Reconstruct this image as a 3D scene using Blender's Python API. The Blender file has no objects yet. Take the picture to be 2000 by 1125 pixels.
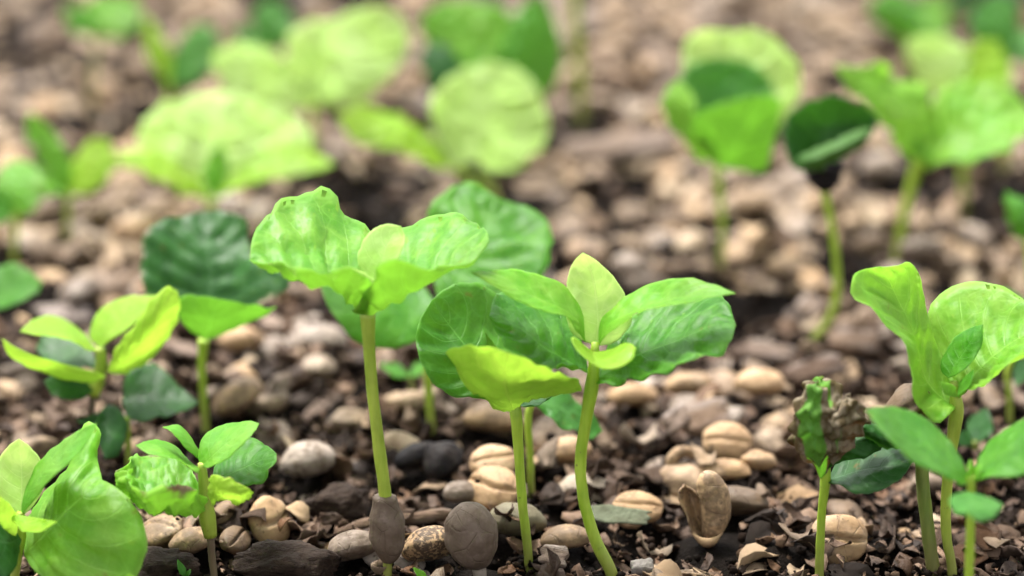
import bpy, math, random
import numpy as np
from mathutils import Vector, noise as mnoise
R = math.radians
random.seed(7); rng = np.random.default_rng(7)
scene = bpy.context.scene
COL = scene.collection
MM = 0.001

# ------------------------------------------------------------------ camera
PITCH = R(18.0); CAMH = 0.202; LENS = 100.0; F = LENS / 36.0 * 2000.0
SP, CP = math.sin(PITCH), math.cos(PITCH)
cd = bpy.data.cameras.new('camera'); cam = bpy.data.objects.new('camera', cd); COL.objects.link(cam)
cam.location = (0, 0, CAMH); cam.rotation_euler = (math.pi / 2 - PITCH, 0, 0)
cd.lens = LENS; cd.sensor_width = 36.0; cd.clip_start = 0.02; cd.clip_end = 200.0
cd.dof.use_dof = True; cd.dof.focus_distance = 0.496; cd.dof.aperture_fstop = 8.6
cd.dof.aperture_blades = 0
scene.camera = cam

# ------------------------------------------------------------------ sky, sun, exposure
SUN_EL, SUN_AZ = R(66), R(-35)            # high, from behind the plants and a little to the left
world = bpy.data.worlds.new('World'); scene.world = world; world.use_nodes = True
wn, wl = world.node_tree.nodes, world.node_tree.links
for n in list(wn): wn.remove(n)
wo = wn.new('ShaderNodeOutputWorld'); wb = wn.new('ShaderNodeBackground'); ws = wn.new('ShaderNodeTexSky')
hs = wn.new('ShaderNodeHueSaturation'); hs.inputs['Saturation'].default_value = 0.12
ws.sky_type = 'NISHITA'; ws.sun_disc = False; ws.sun_elevation = SUN_EL; ws.sun_rotation = SUN_AZ
ws.air_density = 1.0; ws.dust_density = 3.0; ws.ozone_density = 1.0
wl.new(ws.outputs[0], hs.inputs['Color']); wl.new(hs.outputs[0], wb.inputs['Color'])
wb.inputs['Strength'].default_value = 0.085
wl.new(wb.outputs[0], wo.inputs['Surface'])
sd = bpy.data.lights.new('sun', 'SUN'); sun = bpy.data.objects.new('sun', sd); COL.objects.link(sun)
sd.energy = 1.5; sd.angle = R(20); sd.color = (1.0, 0.96, 0.90)
sdir = Vector((math.sin(SUN_AZ) * math.cos(SUN_EL), math.cos(SUN_AZ) * math.cos(SUN_EL), math.sin(SUN_EL)))
sun.rotation_euler = sdir.to_track_quat('Z', 'Y').to_euler(); sun.location = (0, 0.6, 2)
vs = scene.view_settings; vs.view_transform = 'Standard'; vs.look = 'None'; vs.gamma = 1.0
vs.use_curve_mapping = False; vs.exposure = 2.48
scene.cycles.use_denoising = True
scene.cycles.adaptive_threshold = 0.025; scene.cycles.max_bounces = 6; scene.cycles.transmission_bounces = 5; scene.cycles.diffuse_bounces = 3; scene.cycles.glossy_bounces = 2

# ------------------------------------------------------------------ picture -> place
def ray(px, py):
    x, y = (px - 1000) / F, -(py - 562.5) / F
    return np.array((x, y * SP + CP, y * CP - SP))
def G(px, py, z=0.0):
    d = ray(px, py); k = (z - CAMH) / d[2]
    return np.array((d[0] * k, d[1] * k, z))
def PL(px, py, Y):
    d = ray(px, py); k = Y / d[1]
    return np.array((d[0] * k, Y, CAMH + d[2] * k))
def depth_of(p): return p[1] * CP + (CAMH - p[2]) * SP
def to_px(p):
    d = depth_of(p); u = p[1] * SP + (p[2] - CAMH) * CP
    return 1000 + F * p[0] / d, 562.5 - F * u / d
def hnoise(x, y):
    return mnoise.noise(Vector((x, y, 3.3)))

# ------------------------------------------------------------------ materials
MATS = {}
class NT:
    def __init__(s, name):
        s.m = bpy.data.materials.new(name); s.m.use_nodes = True
        s.t = s.m.node_tree; s.n = s.t.nodes; s.l = s.t.links
        for n in list(s.n): s.n.remove(n)
        s.out = s.n.new('ShaderNodeOutputMaterial')
    def new(s, kind, **kw):
        n = s.n.new('ShaderNode' + kind)
        for k, v in kw.items(): setattr(n, k, v)
        return n
    def set(s, node, sock, v):
        i = node.inputs[sock]
        if isinstance(v, bpy.types.NodeSocket): s.l.new(v, i)
        elif v is not None: i.default_value = v
    def math(s, op, a, b=None, c=None, clamp=False):
        n = s.new('Math', operation=op, use_clamp=clamp)
        for i, v in enumerate((a, b, c)):
            if v is not None: s.set(n, i, v)
        return n.outputs[0]
    def mix(s, f, a, b, mode='MIX'):
        n = s.new('Mix', data_type='RGBA', blend_type=mode)
        s.set(n, 0, f); s.set(n, 6, a); s.set(n, 7, b)
        return n.outputs[2]
    def noise(s, vec, scale, detail=3.0, rough=0.5, dist=0.0):
        n = s.new('TexNoise'); s.set(n, 'Vector', vec)
        n.inputs['Scale'].default_value = scale; n.inputs['Detail'].default_value = detail
        n.inputs['Roughness'].default_value = rough; n.inputs['Distortion'].default_value = dist
        return n.outputs['Fac']
    def step(s, v, a, b):
        n = s.new('MapRange', interpolation_type='SMOOTHSTEP'); s.set(n, 0, v)
        n.inputs[1].default_value = a; n.inputs[2].default_value = b
        return n.outputs[0]
    def ramp(s, v, stops):
        n = s.new('ValToRGB'); s.set(n, 0, v); e = n.color_ramp.elements
        while len(e) < len(stops): e.new(0.5)
        for k, (p, c) in enumerate(stops): e[k].position = p; e[k].color = (*c, 1)
        return n.outputs[0]
def c4(c): return (c[0], c[1], c[2], 1.0)

TINT = {  # upper colour, second upper colour, under colour, light passing through one face of the blade
    'lime':   ((.066, .245, .009), (.185, .39, .042), (.21, .38, .036), (.55, .85, .21)),
    'pale':   ((.30, .54, .095), (.50, .69, .26), (.42, .58, .16), (.86, .99, .50)),
    'mid':    ((.022, .128, .005), (.082, .25, .018), (.15, .31, .032), (.49, .81, .20)),
    'deep':   ((.005, .046, .005), (.022, .105, .012), (.07, .17, .022), (.30, .58, .16)),
    'yellow': ((.17, .35, .012), (.31, .47, .045), (.30, .44, .040), (.74, .97, .27)),
    'fresh':  ((.090, .290, .011), (.225, .43, .048), (.24, .40, .038), (.63, .92, .24)),
    'jade':   ((.024, .130, .013), (.075, .235, .034), (.13, .27, .036), (.42, .74, .22)),
}
def leafmat(tint, side, dmg=0.0, veins=7):
    key = ('leaf', tint, side, round(dmg, 2), veins)
    if key in MATS: return MATS[key]
    a, b, un, tr = TINT[tint]
    N = NT(f'leaf_{tint}_{side}')
    uv = N.new('UVMap', uv_map='UVMap').outputs[0]
    sx = N.new('SeparateXYZ'); N.l.new(uv, sx.inputs[0]); t, v = sx.outputs[0], sx.outputs[1]
    pos = N.new('TexCoord').outputs['Object']
    s = N.math('ABSOLUTE', N.math('MULTIPLY_ADD', v, 2.0, -1.0))
    n1 = N.noise(pos, 95, 3, 0.55)
    n2 = N.noise(pos, 420, 2, 0.6)
    n3 = N.noise(pos, 45, 1, 0.5)
    # veins: midrib, side veins that curve towards the tip, a fine net
    wob = N.math('MULTIPLY_ADD', n1, 0.16, -0.08)
    ph = N.math('ADD', N.math('SUBTRACT', N.math('MULTIPLY', t, float(veins)), N.math('MULTIPLY', N.math('POWER', s, 1.3), 1.5)), wob)
    f = N.math('ABSOLUTE', N.math('SUBTRACT', N.math('FRACT', ph), 0.5))
    wid = N.math('MULTIPLY_ADD', s, -0.012, 0.026)
    side_v = N.math('SUBTRACT', 1.0, N.math('DIVIDE', f, N.math('MULTIPLY', wid, 2.2)), clamp=True)
    side_v = N.math('MULTIPLY', side_v, N.step(s, 1.0, 0.82))
    mid_v = N.math('SUBTRACT', 1.0, N.math('DIVIDE', s, N.math('MULTIPLY_ADD', t, -0.030, 0.048)), clamp=True)
    vor = N.new('TexVoronoi', feature='DISTANCE_TO_EDGE'); N.set(vor, 'Vector', pos); vor.inputs['Scale'].default_value = 520
    net = N.step(vor.outputs['Distance'], 0.10, 0.0)
    vo2 = N.new('TexVoronoi', feature='DISTANCE_TO_EDGE'); N.set(vo2, 'Vector', pos); vo2.inputs['Scale'].default_value = 240
    net = N.math('MAXIMUM', N.math('MULTIPLY', net, .55), N.step(vo2.outputs['Distance'], 0.075, 0.0))
    vein = N.math('MAXIMUM', mid_v, N.math('MULTIPLY', side_v, 0.75))
    base = N.mix(N.step(N.math('MULTIPLY_ADD', n2, .35, N.math('MULTIPLY', n1, .65)), 0.38, 0.64), c4(a), c4(b)) if side == 'top' else N.mix(N.step(n1, 0.3, 0.7), c4(un), c4(tuple(.5 * (x + y) for x, y in zip(un, b))))
    base = N.mix(N.math('MULTIPLY', N.step(n3, 0.42, 0.68), 0.45), base, c4(tuple(x * .55 for x in a)))
    base = N.mix(N.math('MULTIPLY', N.step(n2, 0.55, 0.80), 0.20), base, c4(tuple(min(1, x * 1.35 + .02) for x in b)))
    vc = tuple(min(1, x * 1.3 + .07) for x in b)
    base = N.mix(N.math('MULTIPLY', vein, 0.52 if side == 'top' else 0.5), base, c4(vc))
    base = N.mix(N.math('MULTIPLY', net, 0.17), base, c4(vc))
    # pale margin, dust specks, brown spots, scorched rim
    base = N.mix(N.math('MULTIPLY', N.step(s, 0.955, 1.0), 0.35), base, c4(tuple(min(1, x * 1.2 + .08) for x in b)))
    dust = N.new('TexVoronoi', feature='F1'); N.set(dust, 'Vector', pos); dust.inputs['Scale'].default_value = 330
    ds = N.math('MULTIPLY', N.step(dust.outputs['Distance'], 0.16, 0.05), N.step(n1, 0.55, 0.66))
    base = N.mix(N.math('MULTIPLY', ds, 0.30), base, c4((.55, .62, .45)))
    sp = N.step(N.math('ADD', n2, N.math('MULTIPLY', n3, 0.5)), .975 - 0.13 * min(dmg, 1), 1.04 - 0.13 * min(dmg, 1))
    base = N.mix(N.math('MULTIPLY', sp, 0.7), base, c4((.14, .075, .02)))
    rim = None
    if dmg > 0:
        e = N.math('ADD', s, N.math('MULTIPLY_ADD', n1, 1.1, -0.55))
        rim = N.step(e, 1.12 - .32 * dmg, 1.24 - .30 * dmg)
        base = N.mix(N.math('MULTIPLY', rim, 0.9), base, N.mix(N.step(n2, .4, .6), c4((.13, .075, .042)), c4((.34, .26, .19) if dmg < 4.5 else (.17, .105, .065))))
    hgt = N.math('ADD', N.math('MULTIPLY', vein, -0.18 if side == 'top' else 0.5), N.math('ADD', N.math('MULTIPLY', net, -0.04), N.math('ADD', N.math('MULTIPLY', n1, 2.0), N.math('MULTIPLY', n2, .40))))
    bump = N.new('Bump'); bump.inputs['Strength'].default_value = 0.5; bump.inputs['Distance'].default_value = 0.0007
    N.set(bump, 'Height', hgt)
    p = N.new('BsdfPrincipled'); N.set(p, 'Base Color', base); N.set(p, 'Normal', bump.outputs[0])
    rough = N.math('MULTIPLY_ADD', n2, 0.25, 0.34 if side == 'top' else 0.46)
    N.set(p, 'Roughness', rough); p.inputs['Specular IOR Level'].default_value = {'deep': .24, 'jade': .26, 'mid': .24}.get(tint, .34) if side == 'top' else 0.25
    tl = N.new('BsdfTranslucent'); N.set(tl, 'Normal', bump.outputs[0])
    tc = N.mix(N.math('MULTIPLY', N.math('MAXIMUM', vein, N.math('MULTIPLY', net, .5)), 0.5), c4(tr), c4(tuple(min(1, x * 1.15 + .05) for x in tr)))
    tc = N.mix(N.math('MULTIPLY', N.step(n1, 0.3, 0.7), 0.55), tc, c4(tuple(x * .62 for x in tr)))
    if rim is not None: tc = N.mix(rim, tc, c4((.20, .11, .04)))
    N.set(tl, 'Color', tc)
    mx = N.new('MixShader'); mx.inputs[0].default_value = {'deep': .34, 'jade': .44, 'mid': .50, 'pale': .62, 'yellow': .60, 'fresh': .57}.get(tint, .52)
    N.l.new(p.outputs[0], mx.inputs[1]); N.l.new(tl.outputs[0], mx.inputs[2]); N.l.new(mx.outputs[0], N.out.inputs[0])
    MATS[key] = N.m
    return N.m

def stemmat(kind):
    key = ('stem', kind)
    if key in MATS: return MATS[key]
    N = NT('stem_' + kind)
    pos = N.new('TexCoord').outputs['Object']
    mp = N.new('Mapping'); N.l.new(pos, mp.inputs[0]); mp.inputs['Scale'].default_value = (1, 1, 0.16)
    n1 = N.noise(mp.outputs[0], 700, 4, .6); n2 = N.noise(pos, 130, 3, .5); n3 = N.noise(pos, 900, 2, .5)
    if kind == 'green': a, b, c = (.25, .385, .018), (.35, .48, .045), (.15, .26, .012)
    elif kind == 'dark': a, b, c = (.11, .165, .022), (.17, .21, .04), (.06, .085, .015)
    elif kind == 'olive': a, b, c = (.25, .345, .028), (.35, .43, .055), (.16, .22, .016)
    else: a, b, c = (.085, .055, .035), (.17, .12, .08), (.04, .026, .018)
    col = N.mix(N.step(n1, .35, .7), c4(a), c4(b)); col = N.mix(N.math('MULTIPLY', N.step(n2, .45, .75), .6), col, c4(c))
    col = N.mix(N.math('MULTIPLY', N.step(n3, .70, .78), .55), col, c4((.10, .065, .025)))
    sz = N.new('SeparateXYZ'); N.l.new(pos, sz.inputs[0])            # bark-brown foot with soil splashes
    foot = N.step(N.math('ADD', sz.outputs[2], N.math('MULTIPLY', n2, .016)), .021, .008)
    col = N.mix(N.math('MULTIPLY', foot, .6), col, c4((.12, .085, .035)))
    col = N.mix(N.math('MULTIPLY', N.math('MULTIPLY', N.step(n2, .52, .60), N.step(n3, .45, .6)), N.step(sz.outputs[2], .010, .0)), col, c4((.03, .02, .014)))
    bump = N.new('Bump'); bump.inputs['Strength'].default_value = .35; bump.inputs['Distance'].default_value = .0003; N.set(bump, 'Height', n1)
    p = N.new('BsdfPrincipled'); N.set(p, 'Base Color', col); N.set(p, 'Normal', bump.outputs[0])
    p.inputs['Roughness'].default_value = .5 if kind != 'woody' else .85
    N.l.new(p.outputs[0], N.out.inputs[0]); MATS[key] = N.m
    return N.m

def seedmat(kind):
    key = ('seed', kind)
    if key in MATS: return MATS[key]
    N = NT('seed_' + kind)
    pos = N.new('TexCoord').outputs['Object']
    oi = N.new('ObjectInfo').outputs['Random']; ri = N.new('NewGeometry').outputs['Random Per Island']
    rnd = N.math('FRACT', N.math('ADD', oi, ri)); rnd2 = N.math('FRACT', N.math('MULTIPLY', rnd, 7.31))
    off = N.new('VectorMath', operation='ADD'); N.l.new(pos, off.inputs[0])
    cmb = N.new('CombineXYZ')
    for i in range(3): N.set(cmb, i, N.math('MULTIPLY', rnd, 3.7 + i))
    N.l.new(cmb.outputs[0], off.inputs[1]); v = off.outputs[0]
    n1 = N.noise(v, 300, 3, .65); n2 = N.noise(v, 1300, 2, .65); n3 = N.noise(v, 120, 1, .5, 1.0)
    if kind == 'tan':
        base = N.ramp(rnd, [(0, (.34, .215, .115)), (.16, (.48, .33, .195)), (.32, (.38, .265, .17)), (.46, (.27, .19, .13)), (.60, (.52, .40, .275)), (.74, (.33, .225, .145)), (.86, (.18, .115, .072)), (1, (.45, .365, .29))])
    elif kind == 'grey': base = N.ramp(rnd, [(0, (.20, .15, .12)), (.5, (.28, .22, .18)), (1, (.38, .32, .28))])
    elif kind == 'taupe': base = N.ramp(rnd, [(0, (.14, .098, .080)), (1, (.20, .145, .12))])
    elif kind == 'black': base = N.ramp(rnd, [(0, (.006, .005, .006)), (1, (.010, .008, .009))])
    elif kind == 'olive': base = N.ramp(rnd, [(0, (.125, .110, .066)), (1, (.17, .145, .09))])
    elif kind == 'brown': base = N.ramp(rnd, [(0, (.12, .075, .042)), (1, (.20, .13, .08))])
    else: base = N.ramp(rnd, [(0, (.37, .235, .125)), (1, (.47, .31, .18))])
    base = N.mix(1.0, base, c4((.82, .815, .775)), 'MULTIPLY')
    dk = N.mix(1.0, base, c4((.50, .42, .35)), 'MULTIPLY')
    col = N.mix(N.math('MULTIPLY', N.step(n1, .42, .72), .75), base, dk)
    lt = N.mix(.5 if kind not in ('black', 'brown', 'taupe', 'olive') else .06, base, c4((.62, .50, .39)))
    col = N.mix(N.math('MULTIPLY', N.step(n3, .52, .72), .35), col, lt)
    lim = {'speckled': .50}.get(kind, .66)
    sp = N.step(N.math('MULTIPLY_ADD', n3, .35, N.math('MULTIPLY', n2, .65)), lim - .06, lim + .02)
    col = N.mix(N.math('MULTIPLY', sp, .85), col, c4((.045, .030, .022)))
    cr = N.new('TexVoronoi', feature='DISTANCE_TO_EDGE'); N.set(cr, 'Vector', v); cr.inputs['Scale'].default_value = 210
    crack = N.math('MULTIPLY', N.step(cr.outputs['Distance'], .035, .0), N.step(n1, .45, .55))
    col = N.mix(N.math('MULTIPLY', crack, .30), col, c4((.07, .045, .03)))
    # soil clinging to patches of the hull
    soil = N.step(N.math('ADD', N.math('MULTIPLY', n1, .45), N.math('ADD', N.math('MULTIPLY', n2, .22), N.math('MULTIPLY', rnd2, .20))), .385, .53)
    col = N.mix(N.math('MULTIPLY', soil, .68), col, c4((.085, .058, .038) if kind != 'black' else (.02, .015, .013)))
    bump = N.new('Bump'); bump.inputs['Strength'].default_value = .55; bump.inputs['Distance'].default_value = .0004
    N.set(bump, 'Height', N.math('ADD', N.math('MULTIPLY', n1, .8), N.math('ADD', N.math('MULTIPLY', n2, .45), N.math('MULTIPLY', crack, -.5))))
    p = N.new('BsdfPrincipled'); N.set(p, 'Base Color', col); N.set(p, 'Normal', bump.outputs[0])
    N.set(p, 'Roughness', N.math('MULTIPLY_ADD', n2, .3, .50)); p.inputs['Specular IOR Level'].default_value = .12 if kind == 'black' else .30
    N.l.new(p.outputs[0], N.out.inputs[0]); MATS[key] = N.m
    return N.m

def litter(kind):
    key = ('litter', kind)
    if key in MATS: return MATS[key]
    N = NT('litter_' + kind)
    pos = N.new('TexCoord').outputs['Object']
    oi = N.new('ObjectInfo').outputs['Random']; ri = N.new('NewGeometry').outputs['Random Per Island']
    rnd = N.math('FRACT', N.math('ADD', oi, ri))
    n1 = N.noise(pos, 350, 4, .6); n2 = N.noise(pos, 1500, 3, .6)
    if kind == 'flake': st = [(0, (.020, .012, .008)), (.25, (.055, .032, .020)), (.45, (.11, .068, .044)), (.62, (.032, .019, .013)), (.8, (.19, .122, .080)), (.92, (.09, .042, .017)), (1, (.02, .015, .012))]
    elif kind == 'crumb': st = [(0, (.003, .002, .0015)), (.5, (.008, .005, .0035)), (.8, (.018, .011, .0075)), (.94, (.06, .037, .024)), (1, (.16, .105, .07))]
    elif kind == 'wood': st = [(0, (.15, .11, .085)), (.35, (.24, .18, .14)), (.6, (.18, .12, .08)), (.8, (.10, .066, .047)), (1, (.30, .25, .22))]
    elif kind == 'bark': st = [(0, (.020, .012, .008)), (1, (.045, .028, .019))]
    elif kind == 'pebble': st = [(0, (.16, .145, .13)), (1, (.26, .235, .21))]
    elif kind == 'green': st = [(0, (.06, .085, .05)), (1, (.11, .12, .08))]
    else: st = [(0, (.0025, .0018, .0013)), (.5, (.006, .004, .0028)), (1, (.014, .009, .006))]
    col = N.ramp(rnd if kind != 'soil' else N.noise(pos, 90, 5, .7), st)
    col = N.mix(N.math('MULTIPLY', N.step(n1, .4, .7), .6), col, N.mix(1.0, col, c4((.5, .45, .42)), 'MULTIPLY'))
    h = N.math('ADD', n1, N.math('MULTIPLY', n2, .5))
    if kind in ('wood', 'bark'):
        mp = N.new('Mapping'); N.l.new(pos, mp.inputs[0]); mp.inputs['Scale'].default_value = (.12 if kind == 'wood' else .45, 1, 1)
        g = N.noise(mp.outputs[0], 1500, 4, .65); g2 = N.noise(mp.outputs[0], 500, 2, .5)
        col = N.mix(N.math('MULTIPLY', N.step(g, .42, .66), .55), col, N.mix(1.0, col, c4((.42, .36, .32)), 'MULTIPLY'))
        col = N.mix(N.math('MULTIPLY', N.step(g2, .5, .7), .3), col, c4((.42, .37, .34) if kind == 'wood' else (.085, .055, .038)))
        h = N.math('ADD', h, N.math('MULTIPLY', g, 1.6))
    bump = N.new('Bump'); bump.inputs['Strength'].default_value = .8; bump.inputs['Distance'].default_value = .0006 if kind != 'soil' else .002
    N.set(bump, 'Height', h)
    p = N.new('BsdfPrincipled'); N.set(p, 'Base Color', col); N.set(p, 'Normal', bump.outputs[0])
    p.inputs['Roughness'].default_value = {'bark': .75, 'flake': .65}.get(kind, .85); p.inputs['Specular IOR Level'].default_value = {'bark': .15, 'flake': .2, 'wood': .15}.get(kind, .06)
    N.l.new(p.outputs[0], N.out.inputs[0]); MATS[key] = N.m
    return N.m

# ------------------------------------------------------------------ mesh helpers
def mesh_obj(name, verts, faces, mats, parent=None, midx=None, uvs=None, smooth=True, loc=None):
    me = bpy.data.meshes.new(name)
    me.from_pydata([tuple(v) for v in verts], [], faces)
    for m in (mats if isinstance(mats, (list, tuple)) else [mats]): me.materials.append(m)
    if midx is not None: me.polygons.foreach_set('material_index', np.asarray(midx, dtype=np.int32))
    if smooth: me.polygons.foreach_set('use_smooth', np.ones(len(me.polygons), dtype=bool))
    if uvs is not None:
        ul = me.uv_layers.new(name='UVMap'); li = np.empty(len(me.loops), dtype=np.int32)
        me.loops.foreach_get('vertex_index', li)
        ul.data.foreach_set('uv', np.asarray(uvs, dtype=np.float32)[li].ravel())
    me.update()
    o = bpy.data.objects.new(name, me); COL.objects.link(o)
    if parent is not None: o.parent = parent
    if loc is not None: o.location = loc
    return o
def tag(o, label=None, cat=None, group=None, kind=None):
    if label: o['label'] = label
    if cat: o['category'] = cat
    if group: o['group'] = group
    if kind: o['kind'] = kind
    return o
def spline(pts, n):
    """centripetal Catmull-Rom through pts, resampled to n points evenly along its length"""
    P = np.asarray(pts, float)
    if len(P) == 2: P = np.array([P[0], P[0] * .5 + P[1] * .5, P[1]])
    E = np.vstack([2 * P[0] - P[1], P, 2 * P[-1] - P[-2]])
    out = []
    for i in range(1, len(E) - 2):
        p0, p1, p2, p3 = E[i - 1:i + 3]
        t = [0.0]
        for a, b in ((p0, p1), (p1, p2), (p2, p3)): t.append(t[-1] + max(1e-6, np.linalg.norm(b[:3] - a[:3]) ** .5))
        for u in np.linspace(t[1], t[2], 14, endpoint=False):
            A1 = (t[1] - u) / (t[1] - t[0]) * p0 + (u - t[0]) / (t[1] - t[0]) * p1
            A2 = (t[2] - u) / (t[2] - t[1]) * p1 + (u - t[1]) / (t[2] - t[1]) * p2
            A3 = (t[3] - u) / (t[3] - t[2]) * p2 + (u - t[2]) / (t[3] - t[2]) * p3
            B1 = (t[2] - u) / (t[2] - t[0]) * A1 + (u - t[0]) / (t[2] - t[0]) * A2
            B2 = (t[3] - u) / (t[3] - t[1]) * A2 + (u - t[1]) / (t[3] - t[1]) * A3
            out.append((t[2] - u) / (t[2] - t[1]) * B1 + (u - t[1]) / (t[2] - t[1]) * B2)
    out.append(E[-2]); C = np.array(out)
    d = np.r_[0, np.cumsum(np.linalg.norm(np.diff(C[:, :3], axis=0), axis=1))]
    s = np.linspace(0, d[-1], n)
    return np.stack([np.interp(s, d, C[:, k]) for k in range(C.shape[1])], 1)

def tube(name, pts, mat, parent, origin, seg=14, n=28, rough=.04, seed=0, wrinkle=0.):
    C = spline(pts, n); P, rad = C[:, :3], C[:, 3]
    vs, fs = [], []
    up = np.array((0.13, 1.0, 0.07))
    for i in range(n):
        tg = P[min(i + 1, n - 1)] - P[max(i - 1, 0)]; tg = tg / np.linalg.norm(tg)
        a = np.cross(tg, up); a /= np.linalg.norm(a); b = np.cross(a, tg)
        for k in range(seg):
            th = 2 * math.pi * k / seg
            r = rad[i] * (1 + rough * mnoise.noise(Vector((math.cos(th) * 1.4 + seed, math.sin(th) * 1.4, i * .35))))
            if wrinkle: r *= 1 + wrinkle * (abs(mnoise.noise(Vector((math.cos(th) * 4 + seed, math.sin(th) * 4, i * .07)))) - .3) + wrinkle * .6 * mnoise.noise(Vector((math.cos(th) * 1.1, math.sin(th) * 1.1, i * .11 + seed)))
            vs.append(P[i] + (a * math.cos(th) + b * math.sin(th)) * r - origin)
    for i in range(n - 1):
        for k in range(seg):
            fs.append((i * seg + k, i * seg + (k + 1) % seg, (i + 1) * seg + (k + 1) % seg, (i + 1) * seg + k))
    fs.append(tuple(range(seg))[::-1]); fs.append(tuple((n - 1) * seg + k for k in range(seg)))
    return mesh_obj(name, vs, fs, mat, parent)

LEAFSEED = [0]
def leaf_surface(L, M, Rr, nu=34, nv=20, fold=.25, pucker=.35, wave=.5, crumple=0., veins=7, seed=None, rag=1., pleat=0.):
    if seed is None: LEAFSEED[0] += 1; seed = LEAFSEED[0]
    if crumple > .3 or pleat: nu, nv = 60, 30
    A, B, C = spline(L, nu + 1), spline(M, nu + 1), spline(Rr, nu + 1)
    ed = np.array([[1 - rag * (.075 * max(0, mnoise.noise(Vector((i / nu * 9 + seed * 5.7, sg * 9, 4)))) ** 1.0 + .05 * max(0, mnoise.noise(Vector((i / nu * 31 + seed, sg * 3, 7)))))
                    for sg in (-1, 1)] for i in range(nu + 1)])
    v0 = np.linspace(-1, 1, nv + 1)[None, :]
    v = (v0 * np.where(v0 < 0, 1 - (1 - ed[:, :1]) * np.abs(v0) ** 2, 1 - (1 - ed[:, 1:]) * np.abs(v0) ** 2))[..., None]
    av = fold * np.abs(v) + (1 - fold) * v * v
    A, B, C = A[:, None], B[:, None], C[:, None]
    P = B + v * (C - A) / 2 + av * ((A + C) / 2 - B)
    for it in range(2):
        du = np.gradient(P, axis=0); dv = np.gradient(P, axis=1)
        Nn = np.cross(du, dv); ln = np.linalg.norm(Nn, axis=2, keepdims=True)
        Nn = Nn / np.maximum(ln, 1e-12)
        Nn[0] = Nn[1]; Nn[-1] = Nn[-2]
        if it == 0:
            S = np.linalg.norm(P.max((0, 1)) - P.min((0, 1)))       # leaf size
            D = np.zeros(P.shape[:2])
            for i in range(nu + 1):
                t = i / nu
                env = min(1, t * 6) * min(1, (1 - t) * 5)
                for j in range(nv + 1):
                    s = abs(-1 + 2 * j / nv); sg = 1 if j > nv / 2 else -1
                    q = P[i, j] / S
                    ph = veins * t - 1.5 * s ** 1.3 + .35 * mnoise.noise(Vector((t * 2.6 + seed, s * 1.6 + sg * 7, seed)))
                    pk = (abs(math.sin(math.pi * (ph - .5))) - .6) * min(1, s * 3) * (1 - .4 * s)
                    d = pucker * .021 * S * pk * env + pucker * .016 * S * mnoise.noise(Vector((q[0] * 10 + seed, q[1] * 10, q[2] * 10))) * env * min(1, s * 4)
                    w = mnoise.noise(Vector((t * 5.2 + seed * 7.1, sg * 3.1 + seed, 0))) + .5 * mnoise.noise(Vector((t * 13 + seed * 3.3, sg * 5 + seed, 1)))
                    d += wave * .085 * S * w * s ** 3 * env
                    d += .02 * S * mnoise.noise(Vector((q[0] * 3.5 + seed, q[1] * 3.5, q[2] * 3.5))) * env
                    if crumple:
                        x = Vector((q[0] * 5 + seed, q[1] * 5, q[2] * 5))
                        d += crumple * .13 * S * (.6 * mnoise.noise(x) + 1.1 * (abs(mnoise.noise(x * 1.5)) - .25) + .7 * (.25 - abs(mnoise.noise(x * 3.1))) + .3 * (abs(mnoise.noise(x * 6.3)) - .2)) * min(1, t * 4)
                    if pleat: d += pleat * .05 * S * abs(math.sin(math.pi * (4.6 * t + .9 * mnoise.noise(Vector((s * sg * 1.3 + seed, t * 1.5, 2)))))) * min(1, t * 3)
                    D[i, j] = d
            P = P + Nn * D[..., None]
    return P, Nn

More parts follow.
